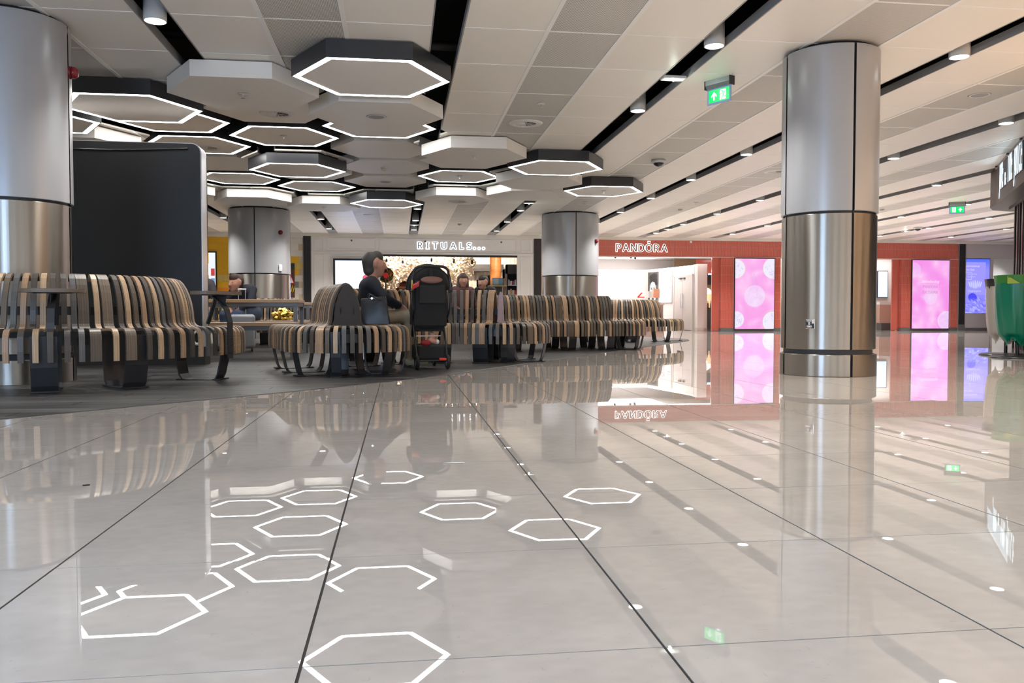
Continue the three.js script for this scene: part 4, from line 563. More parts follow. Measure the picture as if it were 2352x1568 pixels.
for (const z of [-1.5]) fillWindow(-8.93, z, PI / 2, z > -3 ? [0.74, 0.87, 1] : [1, 0.95, 0.88], 0.9);
// recycling bins
function bin(x, z, rimM, bagM, label, tall, r) {
  const t = thing('recycling_bin', label, 'bin', [x, 0, z]); mesh('base_plate', lathe([[0, 0], [0.3, 0], [0.3, 0.012], [0.27, 0.026], [0, 0.03]], 36), plasticBlack, t); mesh('post', rod([0.12, 0.02, -0.12], [0.12, 1.02, -0.12], 0.022), plasticBlack, t);
  const pts = []; for (const [a, b] of [[r - 0.03, tall - 0.13], [r - 0.02, tall - 0.13], [r, tall], [r - 0.012, tall], [r - 0.03, tall - 0.12]]) pts.push([a, b]); mesh('rim', lathe(pts, 12), rimM, t);
  const n = 72, rows = 16, g = new THREE.CylinderGeometry(1, 1, 1, n, rows, true), p = g.attributes.position, top = tall - 0.1, bot = 0.2;
  for (let i = 0; i < p.count; i++) { const a = Math.atan2(p.getZ(i), p.getX(i)), v = 0.5 - p.getY(i); const y = top + (bot - top) * v + (v > 0.9 ? 0.05 * sin(a * 3) : 0); const rad = (r - 0.02) * (1 - 0.28 * Math.pow(v, 2.2) - (v > 0.93 ? 0.3 : 0)) * (1 + 0.028 * (0.3 + v) * sin(a * 13 + 3 * v) + 0.02 * v * sin(a * 29 - 5 * v + 1) + 0.03 * v * sin(a * 5 + 2)); p.setXYZ(i, rad * cos(a), y, rad * sin(a)); }
  g.computeVertexNormals(); mesh('bag', g, bagM, t); mesh('bag_bottom', lathe([[0, bot + 0.01], [(r - 0.02) * 0.5, bot + 0.02]], 24), bagM, t); return t;
}
const gb = bin(7.80, -9.66, M('green_plastic', [0.03, 0.22, 0.03], 0.4), M('green_bag_film', [0.0, 0.19, 0.115], 0.28, 0, { transmission: 0.1, thickness: 0, side: THREE.DoubleSide }), 'recycling bin with a green rim and green plastic bag', 1.05, 0.27);
mesh('lime_flash', extrude([[0, 0], [0.14, 0], [0, 0.1]], 0.003).rotateY(-0.85).translate(-0.235, 0.94, 0.12), M('lime_print', [0.35, 0.45, 0.05], 0.4), gb);
bin(8.12, -10.28, plasticBlack, M('clear_bag_film', [0.62, 0.56, 0.5], 0.3, 0, { transmission: 0.45, thickness: 0, side: THREE.DoubleSide }), 'recycling bin with a black rim and cloudy white bag', 1.03, 0.25);

// ---------------------------------------------------------------- signs and safety lights
function exitSign(x, z, turn, label, flip) {
  const t = thing('exit_sign', label, 'exit sign', [x, H, z], turn);
  mesh('housing', merge([extrude([[-0.035, 0], [0.035, 0], [0.035, -0.05], [0.012, -0.085], [-0.012, -0.085], [-0.035, -0.05]], 0.30).rotateY(PI / 2).translate(-0.15, 0, 0)]), M('grey_aluminium', [0.33, 0.35, 0.36], 0.35, 0.5), t); mesh('end_cap', merge([bx(0.012, 0.088, 0.075, -0.156, -0.044, 0), bx(0.012, 0.088, 0.075, 0.156, -0.044, 0)]), plasticBlack, t);
  mesh('acrylic_blade', bx(0.30, 0.165, 0.008, 0, -0.165, 0), M('blue_tinted_acrylic', [0.55, 0.68, 0.95], 0.1, 0, { transmission: 0.6, thickness: 0 }), t);
  const tex = canvasTex(512, 256, (c, w, h) => { c.fillStyle = '#00d860'; c.fillRect(0, 0, w, h); c.fillStyle = '#f2fffa'; const ax = flip ? 380 : 130, bxx = flip ? 60 : 280; c.beginPath(); c.moveTo(ax, 40); c.lineTo(ax + 72, 120); c.lineTo(ax + 62, 158); c.lineTo(ax + 20, 112); c.lineTo(ax + 20, 215); c.lineTo(ax - 20, 215); c.lineTo(ax - 20, 112); c.lineTo(ax - 62, 158); c.lineTo(ax - 72, 120); c.closePath(); c.fill(); c.fillRect(bxx, 24, 150, 208); c.fillStyle = '#00d860'; c.beginPath(); c.arc(bxx + 58, 56, 17, 0, 7); c.fill(); c.strokeStyle = '#00d860'; c.lineCap = 'round'; c.lineJoin = 'round'; c.lineWidth = 22; c.beginPath(); c.moveTo(bxx + 78, 88); c.lineTo(bxx + 84, 140); c.stroke(); c.lineWidth = 14; c.beginPath(); c.moveTo(bxx + 6, 120); c.lineTo(bxx + 34, 112); c.lineTo(bxx + 62, 84); c.lineTo(bxx + 106, 84); c.lineTo(bxx + 128, 108); c.stroke(); c.beginPath(); c.moveTo(bxx + 76, 140); c.lineTo(bxx + 58, 190); c.lineTo(bxx + 30, 220); c.moveTo(bxx + 88, 140); c.lineTo(bxx + 96, 172); c.lineTo(bxx + 158, 168); c.stroke(); });
  for (const s of [1, -1]) { const m = mesh('sign_face', bx(0.255, 0.125, 0.001, 0, -0.163, s * 0.0052), screenMat('exit_picture', tex, 0.75), t); if (s < 0) m.rotation.y = PI, m.position.set(0, 0, 0); }
  areaLight(0.25, 0.12, [0.2, 1, 0.5], 0.35, [x + 0.02 * sin(turn), H - 0.163, z + 0.02 * cos(turn)], [x + sin(turn), H - 0.163, z + cos(turn)]);
}
exitSign(3.25, -8.23, -1.04 + 0.0, 'green running man exit sign hanging from the ceiling near the silver column', false);
exitSign(11.9, -16.55, -0.5, 'small distant green exit sign under the pink lit ceiling', true);
for (const [x, z] of [[2.77, -8.25], [0.4, -22.65], [2.78, -17.85], [7.55, -22.85], [14.5, -22.4]]) { const t = thing('emergency_light', 'flat white emergency spot with a tiny bright lamp in the ceiling channel', 'emergency light', [x, H + 0.0, z], 0, 'emergency spots in the ceiling channels'); mesh('housing', rbx(0.24, 0.03, 0.12, 0.008, 0, -0.005, 0), plasticWhite, t); mesh('led_lamp', new THREE.SphereGeometry(0.014, 12, 8).translate(0, -0.024, 0), glow('greenish_led', [0.85, 1, 0.9], 40), t); mesh('bracket', rod([-0.125, 0.02, 0], [0.125, 0.02, 0], 0.008, 6), blackMatt, t); point([x, H - 0.05, z], 0.06, [0.85, 1, 0.9], 1); }

// ---------------------------------------------------------------- curved slatted benches
const SEAT = 0.46, HALF = 0.58, LIP = 0.22;
// profile of one slat in (u, y): from the front lip over the seat and up the back; u measured from the bench axis
function slatProfile(top) {
  const p = [[HALF, LIP], [HALF + 0.002, 0.30], [HALF - 0.002, 0.385]]; for (let i = 1; i <= 6; i++) { const a = i / 6 * PI / 2; p.push([HALF - 0.002 - 0.07 * (1 - cos(a)), 0.385 + 0.07 * sin(a)]); }
  p.push([0.40, SEAT - 0.004], [0.24, SEAT - 0.012]); for (let i = 0; i <= 4; i++) { const a = i / 4 * PI / 2; p.push([0.205 - 0.06 * sin(a), SEAT - 0.012 + 0.06 * (1 - cos(a))]); }
  const y0 = SEAT + 0.05, hh = top - y0; for (const [u, v] of [[0.138, 0.22], [0.126, 0.42], [0.108, 0.60], [0.085, 0.76], [0.058, 0.89], [0.03, 0.97], [0, 1]]) p.push([u, y0 + hh * v]);
  return p;
}
function ribbon(pts, th) { // outline of a strip of thickness th under the line pts
  const n = pts.map((p, i) => { const a = pts[Math.max(0, i - 1)], b = pts[Math.min(pts.length - 1, i + 1)], dx = b[0] - a[0], dy = b[1] - a[1], l = Math.hypot(dx, dy) || 1; return [-dy / l, dx / l]; });
  return pts.concat(pts.map((p, i) => [p[0] + n[i][0] * th, p[1] + n[i][1] * th]).reverse());
}
const slatCache = {};
function slatGeo(kind, top, w) { const key = kind + top + '_' + w; if (slatCache[key]) return slatCache[key];
  const h = slatProfile(top); let pts = kind === 'single' ? h.map(([u, y], i) => [u - 0.06, y]).concat([[-0.075, top - 0.012], [-0.10, top - 0.05]]) : kind === 'full' ? h.concat(h.slice(0, -1).reverse().map(([u, y]) => [-u, y])) : h.slice(0, 12).concat([[0.06, SEAT - 0.016]]);
  const th = 0.019, out = ribbon(pts, th); return (slatCache[key] = extrude(out, w).translate(0, 0, -w / 2)); }
// path pieces: ['line', length] or ['arc', signed radius, degrees]; heading is degrees from +x towards -z
function bench(name, label, o) {
  const t = thing(name, label, 'bench', [0, 0, 0], 0, null), top = o.top ?? 0.862, rail = [[], [], [], []], stations = [];
  let x = o.start[0], z = o.start[1], a = o.heading * PI / 180; const step = 0.01; let s = 0; const pose = [];
  for (const [k, v, deg] of o.path) { const len = k === 'line' ? v : Math.abs(v) * deg * PI / 180, n = Math.max(1, Math.round(len / step)), d = len / n; for (let i = 0; i < n; i++) { pose.push([x, z, a, s, k === 'line' ? 0 : v]); x += cos(a) * d; z -= sin(a) * d; if (k !== 'line') a += d / v; s += d; } } pose.push([x, z, a, s, pose[pose.length - 1][4]]);
  const place = (m, px, pz, ang) => { m.position.set(px, m.position.y, pz); m.rotation.y = ang - PI / 2; return m; };
  // local axes of a slat: extrude axis z runs along the path, u (x) across it
  let next = 0.03, c = 0; const endS = s;
  for (const p of pose) if (p[3] >= next && p[3] < endS - 0.02) {
    const r = p[4], dens = o.pitch ?? 0.054; const wide = (o.wide ?? []).some((q) => Math.abs(q - p[3]) < dens * 0.55); const w = wide ? 0.075 : 0.038;
    place(mesh('slat', slatGeo(o.single ? 'single' : 'full', top, w), woods[pickWood(c++)], t), p[0], p[1], p[2]); next += dens + (wide ? 0.036 : 0);
  }
  const railGeo = (off, y, h, w) => { const g = []; const st = 12; for (let i = 0; i + 1 < pose.length; i += st) { const p = pose[i], q = pose[Math.min(pose.length - 1, i + st)], f = (e) => [e[0] - sin(e[2]) * off, y, e[1] - cos(e[2]) * off]; g.push(bar(f(p), f(q), w, h)); } return merge(g); };
  for (const sd of o.single ? [1] : [-1, 1]) { mesh('seat_rail', railGeo(sd * (HALF - (o.single ? 0.06 : 0) - 0.075), 0.345, 0.075, 0.02), blackSteel, t); mesh('seat_rail', railGeo(sd * 0.27, 0.40, 0.05, 0.03), blackSteel, t); }
  if (!o.single) mesh('back_rail', railGeo(0.06, 0.585, 0.065, 0.012), blackSteel, t); mesh('back_rail', railGeo(o.single ? 0.045 : -0.06, 0.585, 0.065, 0.012), blackSteel, t);
  // sled legs
  const sled = (w) => { const pts = [[0.16, 0.40], [0.165, 0.16], [0.185, 0.05], [0.21, 0.012], [0.24, 0.006], [0.46, 0.006], [0.485, 0.012], [0.505, 0.05], [0.535, 0.18], [0.555, 0.40]]; return extrude(ribbon(pts, -0.011), w).translate(0, 0, -w / 2); }; const foot = (w) => [bx(0.07, 0.008, w + 0.012, 0.19, 0.007, 0), bx(0.07, 0.008, w + 0.012, 0.505, 0.007, 0)];
  const leg = (px, pz, ang, w) => { const l = mesh('leg', sled(w), blackSteel, t, [0, 0.0035, 0]); place(l, px + sin(ang) * (o.legShift ?? 0), pz + cos(ang) * (o.legShift ?? 0), ang); for (const f of foot(w)) mesh('foot', f, blackMatt, l); };
  for (const [q, sides] of o.legs) { const p = pose[Math.min(pose.length - 1, Math.round(q / step))]; for (const sd of sides) leg(p[0], p[1], p[2] + (sd > 0 ? 0 : PI), o.legw ?? 0.17); }
  // end panel and fan shaped end
  const panel = (p, dir) => { const hp = slatProfile(top).slice(11).map(([u, y]) => [Math.max(0, u - 0.022), Math.min(y, top - 0.022)]); const s2 = [[0.11, SEAT - 0.01]].concat(hp.slice(2)).concat(hp.slice(2, -1).reverse().map(([u, y]) => [-u, y])).concat([[-0.11, SEAT - 0.01]]); const m = mesh('end_panel', extrude(s2, 0.012), M('grey_or_lilac_lit_panel', o.panel ?? [0.028, 0.026, 0.026], 0.5), t); place(m, p[0], p[1], p[2]); };
  const fan = (p, dir) => { // dir = 1 at the end of the path, -1 at its start
    const n = o.fanN ?? 27; const ang0 = dir > 0 ? p[2] : p[2] + PI; const sp = PI / n;
    for (let i = 0; i < n; i++) { const th = -PI / 2 + (i + 0.5) * sp; const m = mesh('slat', slatGeo('seat', top, i === Math.round(n * 0.28) ? 0.072 : 0.038), woods[pickWood(c++)], t); m.position.set(p[0], 0, p[1]); m.rotation.y = ang0 + th; }
    for (const th of (o.fanLegs ?? [-60, 0, 60])) { const l = mesh('leg', sled(0.085), blackSteel, t, [p[0], 0.0035, p[1]]); l.rotation.y = ang0 + th * PI / 180; for (const f of foot(0.085)) mesh('foot', f, blackMatt, l); }
    const arc = (R, y, h) => { const g = []; for (let i = 0; i < 12; i++) { const f = (k) => { const th = ang0 - PI / 2 + k * PI / 12; return [p[0] + R * cos(th), y, p[1] - R * sin(th)]; }; g.push(bar(f(i), f(i + 1), 0.02, h)); } return merge(g); }; mesh('seat_rail', arc(HALF - 0.075, 0.345, 0.075), blackSteel, t); mesh('seat_rail', arc(0.27, 0.40, 0.05), blackSteel, t); mesh('hub_plate', cyl(0.2, 0.2, 0.012, p[0], 0.425, p[1], 24), blackSteel, t); };
  const P0 = pose[0], P1 = pose[pose.length - 1]; if (!o.single) { panel([P0[0], P0[1], P0[2] + PI]); panel(P1); } if (o.fanEnd) fan(P1, 1); if (o.fanStart) fan(P0, -1);
  return t;
}
const woodOrder = [0, 2, 4, 3, 1, 0, 5, 2, 0, 1, 4, 2, 0, 3, 2, 4, 1, 0, 0, 2, 5, 3, 4, 2]; let woodShift = 0;
function pickWood(i) { return (rnd() < 0.25) ? Math.floor(rnd() * 6) : woodOrder[(i + woodShift) % woodOrder.length]; }
woodShift = 3; { // near left bench: curls round the column
  const a0 = -62, R = 1.0, cx = -2.9, cz = -7.62, th = a0 * PI / 180;
  bench('slatted_bench', 'nearest curved slatted wooden bench wrapping a column with two small side tables', { single: true, start: [cx + R * sin(th), cz + R * cos(th)], heading: a0, path: [['arc', R, 170]], top: 0.868, pitch: 0.061, wide: [0.27, 1.63, 1.73, 2.75], legs: [[0.10, [1]], [1.38, [1]], [1.80, [1]], [2.45, [1]]], legShift: -0.085 });
}
woodShift = 9; bench('slatted_bench', 'round ended slatted bench with a dark arched end panel facing the tiles', { start: [-0.80, -9.07], heading: -75, path: [['line', 1.22]], top: 0.852, pitch: 0.05, wide: [1.14], legs: [[0.2, [-1, 1]], [0.85, [-1, 1]]], fanEnd: true, fanLegs: [-68, -22, 30, 72], fanN: 25 });
woodShift = 1; { // concave bench behind the pushchair, centre towards the camera
  const R = 1.45, cx = 0.63, cz = -8.46, t0 = -56 * PI / 180;
  bench('slatted_bench', 'slatted bench behind the pushchair ending in an end panel coloured by lilac light', { start: [cx + R * sin(t0), cz - R * cos(t0)], heading: 56, path: [['arc', -R, 79]], top: 0.842, pitch: 0.074, wide: [1.93], legs: [[0.5, [-1, 1]], [1.2, [-1, 1]], [1.85, [-1, 1]]], fanEnd: true, fanN: 23, panel: [0.3, 0.24, 0.3], fanLegs: [-62, -5, 60] });  // lilac light on the dark end panel is put into its colour
}
woodShift = 5; bench('slatted_bench', 'slatted bench in front of the wide silver column by the coral shop', { start: [1.22, -12.5], heading: 11, path: [['line', 2.12]], top: 0.843, pitch: 0.052, wide: [1.22, 1.31], legs: [[0.4, [-1, 1]], [1.27, [-1, 1]], [1.9, [-1, 1]]], legw: 0.12, fanEnd: true, fanN: 28, fanLegs: [-60, -15, 40] });
woodShift = 12; { const R = 0.82, cx = 4.48, cz = -16.98, a0 = -62, th = a0 * PI / 180; bench('slatted_bench', 'farthest curved slatted bench near the tip of the grey floor', { start: [cx + R * sin(th), cz + R * cos(th)], heading: a0, path: [['arc', R, 160]], top: 0.843, pitch: 0.047, wide: [], legs: [[0.3, [1]], [0.9, [-1, 1]], [1.4, [1]], [1.9, [1]]], legw: 0.12 }); }
woodShift = 7; bench('slatted_bench', 'straight slatted bench behind the wooden tables', { start: [-5.6, -15.9], heading: 0, path: [['line', 3.75]], top: 0.85, pitch: 0.058, wide: [3.0], legs: [[0.6, [-1, 1]], [1.9, [-1, 1]], [3.2, [-1, 1]]], fanEnd: true, fanN: 24 });
woodShift = 2; bench('slatted_bench', 'slatted bench far behind, carrying two blurred sitters', { start: [0.6, -16.6], heading: 0, path: [['line', 1.7]], top: 0.85, pitch: 0.055, wide: [], legs: [[0.4, [-1, 1]], [1.3, [-1, 1]]], fanEnd: false });

// small side tables fixed to the near bench
function sideTable(x, z, turn, label) { const t = thing('side_table', label, 'side table', [x, 0, z], turn);
  const pts = []; for (let i = 0; i < 40; i++) { const a = i / 40 * 2 * PI; pts.push([0.215 * Math.sign(cos(a)) * Math.pow(Math.abs(cos(a)), 0.75), 0.135 * Math.sign(sin(a)) * Math.pow(Math.abs(sin(a)), 0.75)]); }
  mesh('table_top', plan(pts, 0.715, 0.742), woods[5], t); mesh('top_plate', plan(pts.map(([a, b]) => [a * 0.6, b * 0.6]), 0.709, 0.715), blackSteel, t);
  mesh('bracket', extrude(ribbon([[0.155, 0.205], [0.155, 0.50], [0.12, 0.60], [0.06, 0.66], [-0.02, 0.709]], 0.012), 0.05).translate(0, 0, -0.025).rotateY(-PI / 2), blackSteel, t);
  mesh('gusset', extrude([[-0.02, 0.709], [0.12, 0.709], [0.10, 0.64], [0.0, 0.68]], 0.006).rotateY(-PI / 2), blackSteel, t); mesh('rear_strut', bar([0.0, 0.48, -0.10], [0.02, 0.709, -0.02], 0.045, 0.01), blackSteel, t);
  for (const y of [0.25, 0.31, 0.36]) mesh('bolt', cyl(0.008, 0.008, 0.006, 0, 0, 0, 8).rotateX(PI / 2).translate(0, y, 0.17), blackMatt, t); }
sideTable(-2.48, -6.40, 0.25, 'small oval wooden side table on a black bracket in front of the near column'); sideTable(-1.47, -7.0, 0.95, 'small oval wooden side table at the rounded end of the near bench');

// ---------------------------------------------------------------- communal tables and plain benches
function longTable(name, label, cat, x0, x1, z0, z1, h, top) { const t = thing(name, label, cat, [0, 0, 0]); const L = x1 - x0, W = z1 - z0; mesh('table_top', rbx(L, top, W, 0.006, (x0 + x1) / 2, h - top / 2, (z0 + z1) / 2), woods[0], t);
  const f = 0.05; mesh('frame', merge([bx(L - 0.02, f, f, (x0 + x1) / 2, h - top - f / 2, z1 - 0.04), bx(L - 0.02, f, f, (x0 + x1) / 2, h - top - f / 2, z0 + 0.04), bx(f, f, W - 0.08, x0 + 0.04, h - top - f / 2, (z0 + z1) / 2), bx(f, f, W - 0.08, x1 - 0.04, h - top - f / 2, (z0 + z1) / 2)]), greySteel, t);
  for (const x of [x0 + 0.04, x1 - 0.04]) for (const z of [z0 + 0.04, z1 - 0.04]) { const l = mesh('leg', bx(f, h - top - f, f, x, (h - top - f) / 2 + 0.002, z), greySteel, t); } for (const x of [x0 + 0.04, x1 - 0.04]) mesh('foot_bar', bx(f, 0.04, W - 0.1, x, 0.026, (z0 + z1) / 2), greySteel, t); return t; }
longTable('communal_table', 'long wooden table on a grey steel frame behind the benches', 'table', -3.7, -1.36, -12.35, -11.55, 0.755, 0.045);
longTable('plank_bench', 'plain wooden plank bench on steel legs in front of the long table', 'bench', -3.6, -1.28, -10.95, -10.55, 0.455, 0.05);
longTable('plank_bench', 'plain wooden plank bench behind the long table', 'bench', -3.6, -1.3, -13.3, -12.95, 0.455, 0.05);
longTable('communal_table', 'second wooden table on grey legs farther back', 'table', -3.2, -1.5, -15.1, -14.4, 0.755, 0.045);

// ---------------------------------------------------------------- people
const skin = [0.46, 0.24, 0.17], figMat = (n) => { const m = new THREE.MeshStandardMaterial({ vertexColors: true, roughness: 0.8 }); m.name = n; return m; };
function person(label, pos, turn, look, pose) { const tk = pose.tk ?? 1;
  const t = thing('person', label, 'person', pos, turn), b = [], add = (a, ra, c, rb, k) => b.push([...a, ra, ...c, rb, k]);
  const S = pose.seat ?? 0.46, lean = pose.lean ?? 0, hip = S + 0.10, cols = [skin, look.top, look.legs, look.shoes];
  const ch = [lean * 0.75, hip + 0.42 * tk, 0], nk = [lean, hip + 0.53 * tk, 0], hd = [lean + 0.05 + (pose.headF ?? 0), hip + 0.53 * tk + 0.17 - (pose.headD ?? 0), pose.headZ ?? 0];
  add([0, hip, 0.07], 0.115, [0, hip, -0.07], 0.115, 2); add([0.01, hip + 0.05, 0], 0.135, [lean * 0.5, hip + 0.24 * tk, 0], 0.13, 1); add([lean * 0.5, hip + 0.24 * tk, 0.05], 0.12, [...ch.slice(0, 2), 0.09], 0.115, 1); add([lean * 0.5, hip + 0.24 * tk, -0.05], 0.12, [...ch.slice(0, 2), -0.09], 0.115, 1); add([ch[0], ch[1] + 0.03, 0.14], 0.07, [ch[0], ch[1] + 0.03, -0.14], 0.07, 1);
  add([nk[0], nk[1] - 0.04, 0], 0.06, [hd[0] - 0.02, hd[1] - 0.10, hd[2]], 0.052, 0); add([hd[0] - 0.02, hd[1] + 0.03, hd[2]], 0.092, [hd[0] + 0.02, hd[1] - 0.02, hd[2]], 0.083, 0); add([hd[0] + 0.03, hd[1] - 0.07, hd[2]], 0.05, [hd[0] + 0.045, hd[1] - 0.095, hd[2]], 0.042, 0); add([hd[0] + 0.095, hd[1] - 0.0, hd[2]], 0.012, [hd[0] + 0.118, hd[1] - 0.035, hd[2]], 0.015, 0);
  for (const s of [1, -1]) { add([hd[0] - 0.01, hd[1] - 0.02, hd[2] + s * 0.088], 0.016, [hd[0] - 0.01, hd[1] + 0.02, hd[2] + s * 0.09], 0.018, 0);
    const kn = pose.knee ? pose.knee(s) : [0.44, S + 0.075, s * 0.11], an = pose.ankle ? pose.ankle(s) : [kn[0] + 0.02, 0.09, s * 0.10]; add([0.02, hip - 0.01, s * 0.09], 0.10, kn, 0.068, 2); add(kn, 0.066, an, 0.045, 2); add([an[0] - 0.03, 0.045, an[2]], 0.04, [an[0] + 0.16, 0.038, an[2] + s * 0.015], 0.034, 3);
    const sh = [ch[0], ch[1] + 0.03, s * 0.175], el = pose.elbow ? pose.elbow(s) : [ch[0] + 0.12, hip + 0.16, s * 0.24], ha = pose.hand ? pose.hand(s) : [0.34, hip + 0.06, s * 0.11]; add(sh, 0.066, el, 0.052, 1); const sl = pose.short ? 0.0 : 0.85, mid = el.map((e, i) => e + (ha[i] - e) * sl); if (sl > 0) add(el, 0.05, mid, 0.04, 1); add(mid, sl ? 0.033 : 0.047, ha, 0.028, 0);
    const d = V(ha[0] - el[0], ha[1] - el[1], ha[2] - el[2]).normalize(), pal = V(...ha).addScaledVector(d, 0.06), sd = V(0, 0, 1); add(ha, 0.03, pal.toArray(), 0.03, 0); for (let f = 0; f < 4; f++) { const o = sd.clone().multiplyScalar((f - 1.5) * 0.019), L = [0.062, 0.072, 0.068, 0.052][f], p1 = pal.clone().add(o), p2 = p1.clone().addScaledVector(d, L * 0.55).add(V(0, -0.006, 0)), p3 = p2.clone().addScaledVector(d, L * 0.35).add(V(0, -0.024, 0)); add(p1.toArray(), 0.0095, p2.toArray(), 0.009, 0); add(p2.toArray(), 0.009, p3.toArray(), 0.008, 0); } const th0 = V(...ha).addScaledVector(d, 0.015).add(V(0, 0, -s * 0.028)); add(th0.toArray(), 0.011, th0.clone().addScaledVector(d, 0.045).add(V(0, -0.01, -s * 0.02)).toArray(), 0.009, 0); }
  mesh('body', figure(b, 0.012, 0.03, cols), figMat('clothed_figure'), t); if (pose.scale) t.scale.setScalar(pose.scale);
  const hb = []; const H2 = (a, ra, c, rb) => hb.push([...a, ra, ...c, rb, 0]); H2([hd[0] - 0.035, hd[1] + 0.05, hd[2]], 0.099, [hd[0] + 0.01, hd[1] + 0.075, hd[2]], 0.075); H2([hd[0] - 0.06, hd[1] + 0.02, hd[2]], 0.088, [hd[0] - 0.065, hd[1] - 0.06 - (look.hairL ?? 0), hd[2]], 0.07);
  if (look.hairL) for (const s of [1, -1]) H2([hd[0] - 0.01, hd[1] + 0.05, hd[2] + s * 0.07], 0.04, [hd[0] - 0.02, hd[1] - 0.06 - look.hairL, hd[2] + s * 0.085], 0.035);
  if (look.bun) H2([hd[0] - 0.09, hd[1] + 0.12, hd[2]], 0.05, [hd[0] - 0.1, hd[1] + 0.10, hd[2]], 0.045);
  mesh('hair', figure(hb, 0.008, 0.03), M('hair', look.hair, 0.6), t);
  const eyeM = M('eye_dark', [0.03, 0.02, 0.02], 0.3); for (const s of [1, -1]) mesh('eye', new THREE.SphereGeometry(0.008, 8, 6).translate(hd[0] + 0.088, hd[1] + 0.01, hd[2] + s * 0.034), eyeM, t); mesh('mouth', new THREE.SphereGeometry(0.016, 10, 6).scale(0.5, 0.35, 1.2).translate(hd[0] + 0.088, hd[1] - 0.075, hd[2]), M('lips', [0.35, 0.11, 0.09], 0.5), t);
  return t;
}
person('person in a dark navy sweater and khaki trousers seated beside the pushchair', [-0.33, 0.02, -8.72], 0.12, { top: [0.010, 0.011, 0.020], legs: [0.36, 0.29, 0.20], shoes: [0.55, 0.5, 0.35], hair: [0.05, 0.042, 0.036], bun: false }, { seat: 0.465, tk: 0.72, lean: 0.04, scale: 0.94, headZ: 0.02, elbow: (s) => [0.16, 0.76, s * 0.24], hand: (s) => [0.34, 0.66, s * 0.12] });
person('person in a navy jacket bent over behind the long wooden table', [-2.26, 0.004, -13.15], -PI / 2 - 0.55, { top: [0.016, 0.018, 0.032], legs: [0.04, 0.06, 0.11], shoes: [0.03, 0.03, 0.03], hair: [0.05, 0.03, 0.022] }, { seat: 0.46, tk: 0.78, lean: 0.2, headF: 0.08, headD: 0.13 });
person('person in a grey short sleeved shirt and blue jeans at the long table', [-3.02, 0.004, -13.12], -PI / 2 + 0.25, { top: [0.055, 0.05, 0.062], legs: [0.11, 0.18, 0.32], shoes: [0.1, 0.1, 0.1], hair: [0.06, 0.04, 0.03] }, { seat: 0.46, lean: 0.10, short: true });
person('person with long brown hair sitting behind the bench back', [1.22, 0.004, -16.28], -PI / 2 + 0.1, { top: [0.12, 0.05, 0.05], legs: [0.05, 0.05, 0.08], shoes: [0.05, 0.05, 0.05], hair: [0.10, 0.055, 0.038], hairL: 0.12 }, { seat: 0.46, lean: 0.02, headD: 0.06 });
person('person with short dark hair in a black coat behind the bench back', [1.70, 0.004, -16.28], -PI / 2 - 0.6, { top: [0.012, 0.012, 0.014], legs: [0.03, 0.03, 0.04], shoes: [0.03, 0.03, 0.03], hair: [0.03, 0.022, 0.02] }, { seat: 0.46, lean: 0.10, headD: 0.10, headF: 0.03 });

// ---------------------------------------------------------------- things beside the people
{ const t = thing('tote_bag', 'large plain black tote bag standing on the bench beside the end panel', 'bag', [-0.23, SEAT + 0.004, -8.13], -0.1); const W = 0.27, Hh = 0.275, g = new THREE.BoxGeometry(W, Hh, 0.13, 8, 8, 4).translate(0, Hh / 2, 0), p = g.attributes.position; for (let i = 0; i < p.count; i++) { const v = p.getY(i) / Hh, x = p.getX(i); p.setX(i, x * (1 - 0.14 * v) - 0.02 * v); p.setZ(i, p.getZ(i) * (1 - 0.75 * v * v) + 0.012 * sin(x * 22) * v); if (v > 0.95) p.setY(i, p.getY(i) - 0.02 + 0.02 * x / W * 2 * 0.6); } g.computeVertexNormals(); mesh('bag_body', g, M('black_leather', [0.014, 0.014, 0.018], 0.38), t); mesh('clasp', cyl(0.01, 0.01, 0.02, 0, 0, 0, 10).rotateX(PI / 2).translate(-0.03, Hh - 0.03, 0.03), chrome, t);
  for (const s of [1, -1]) mesh('handle', tube([[-0.07, Hh - 0.03, s * 0.02], [-0.05, Hh + 0.01, s * 0.06], [0.03, Hh - 0.04, s * 0.085], [0.07, Hh - 0.05, s * 0.02]], 0.005, 6, 20), M('black_leather', [0.014, 0.014, 0.018], 0.38), t); }
{ const t = thing('suitcase', 'grey cabin suitcase with raised telescopic handle beside the table', 'suitcase', [-2.3, 0.002, -12.70], 0.2); mesh('shell', rbx(0.36, 0.5, 0.22, 0.05, 0, 0.30, 0, 4), M('grey_shell', [0.35, 0.37, 0.4], 0.35), t); mesh('handle', merge([rod([-0.05, 0.5, -0.08], [-0.05, 0.92, -0.08], 0.008), rod([0.05, 0.5, -0.08], [0.05, 0.92, -0.08], 0.008), rod([-0.06, 0.92, -0.08], [0.06, 0.92, -0.08], 0.012)]), chrome, t); for (const [a, b] of [[-1, 1], [1, 1], [-1, -1], [1, -1]]) mesh('wheel', cyl(0.025, 0.025, 0.02, 0, 0, 0, 14).rotateZ(PI / 2).translate(a * 0.13, 0.027, b * 0.08), plasticBlack, t); }
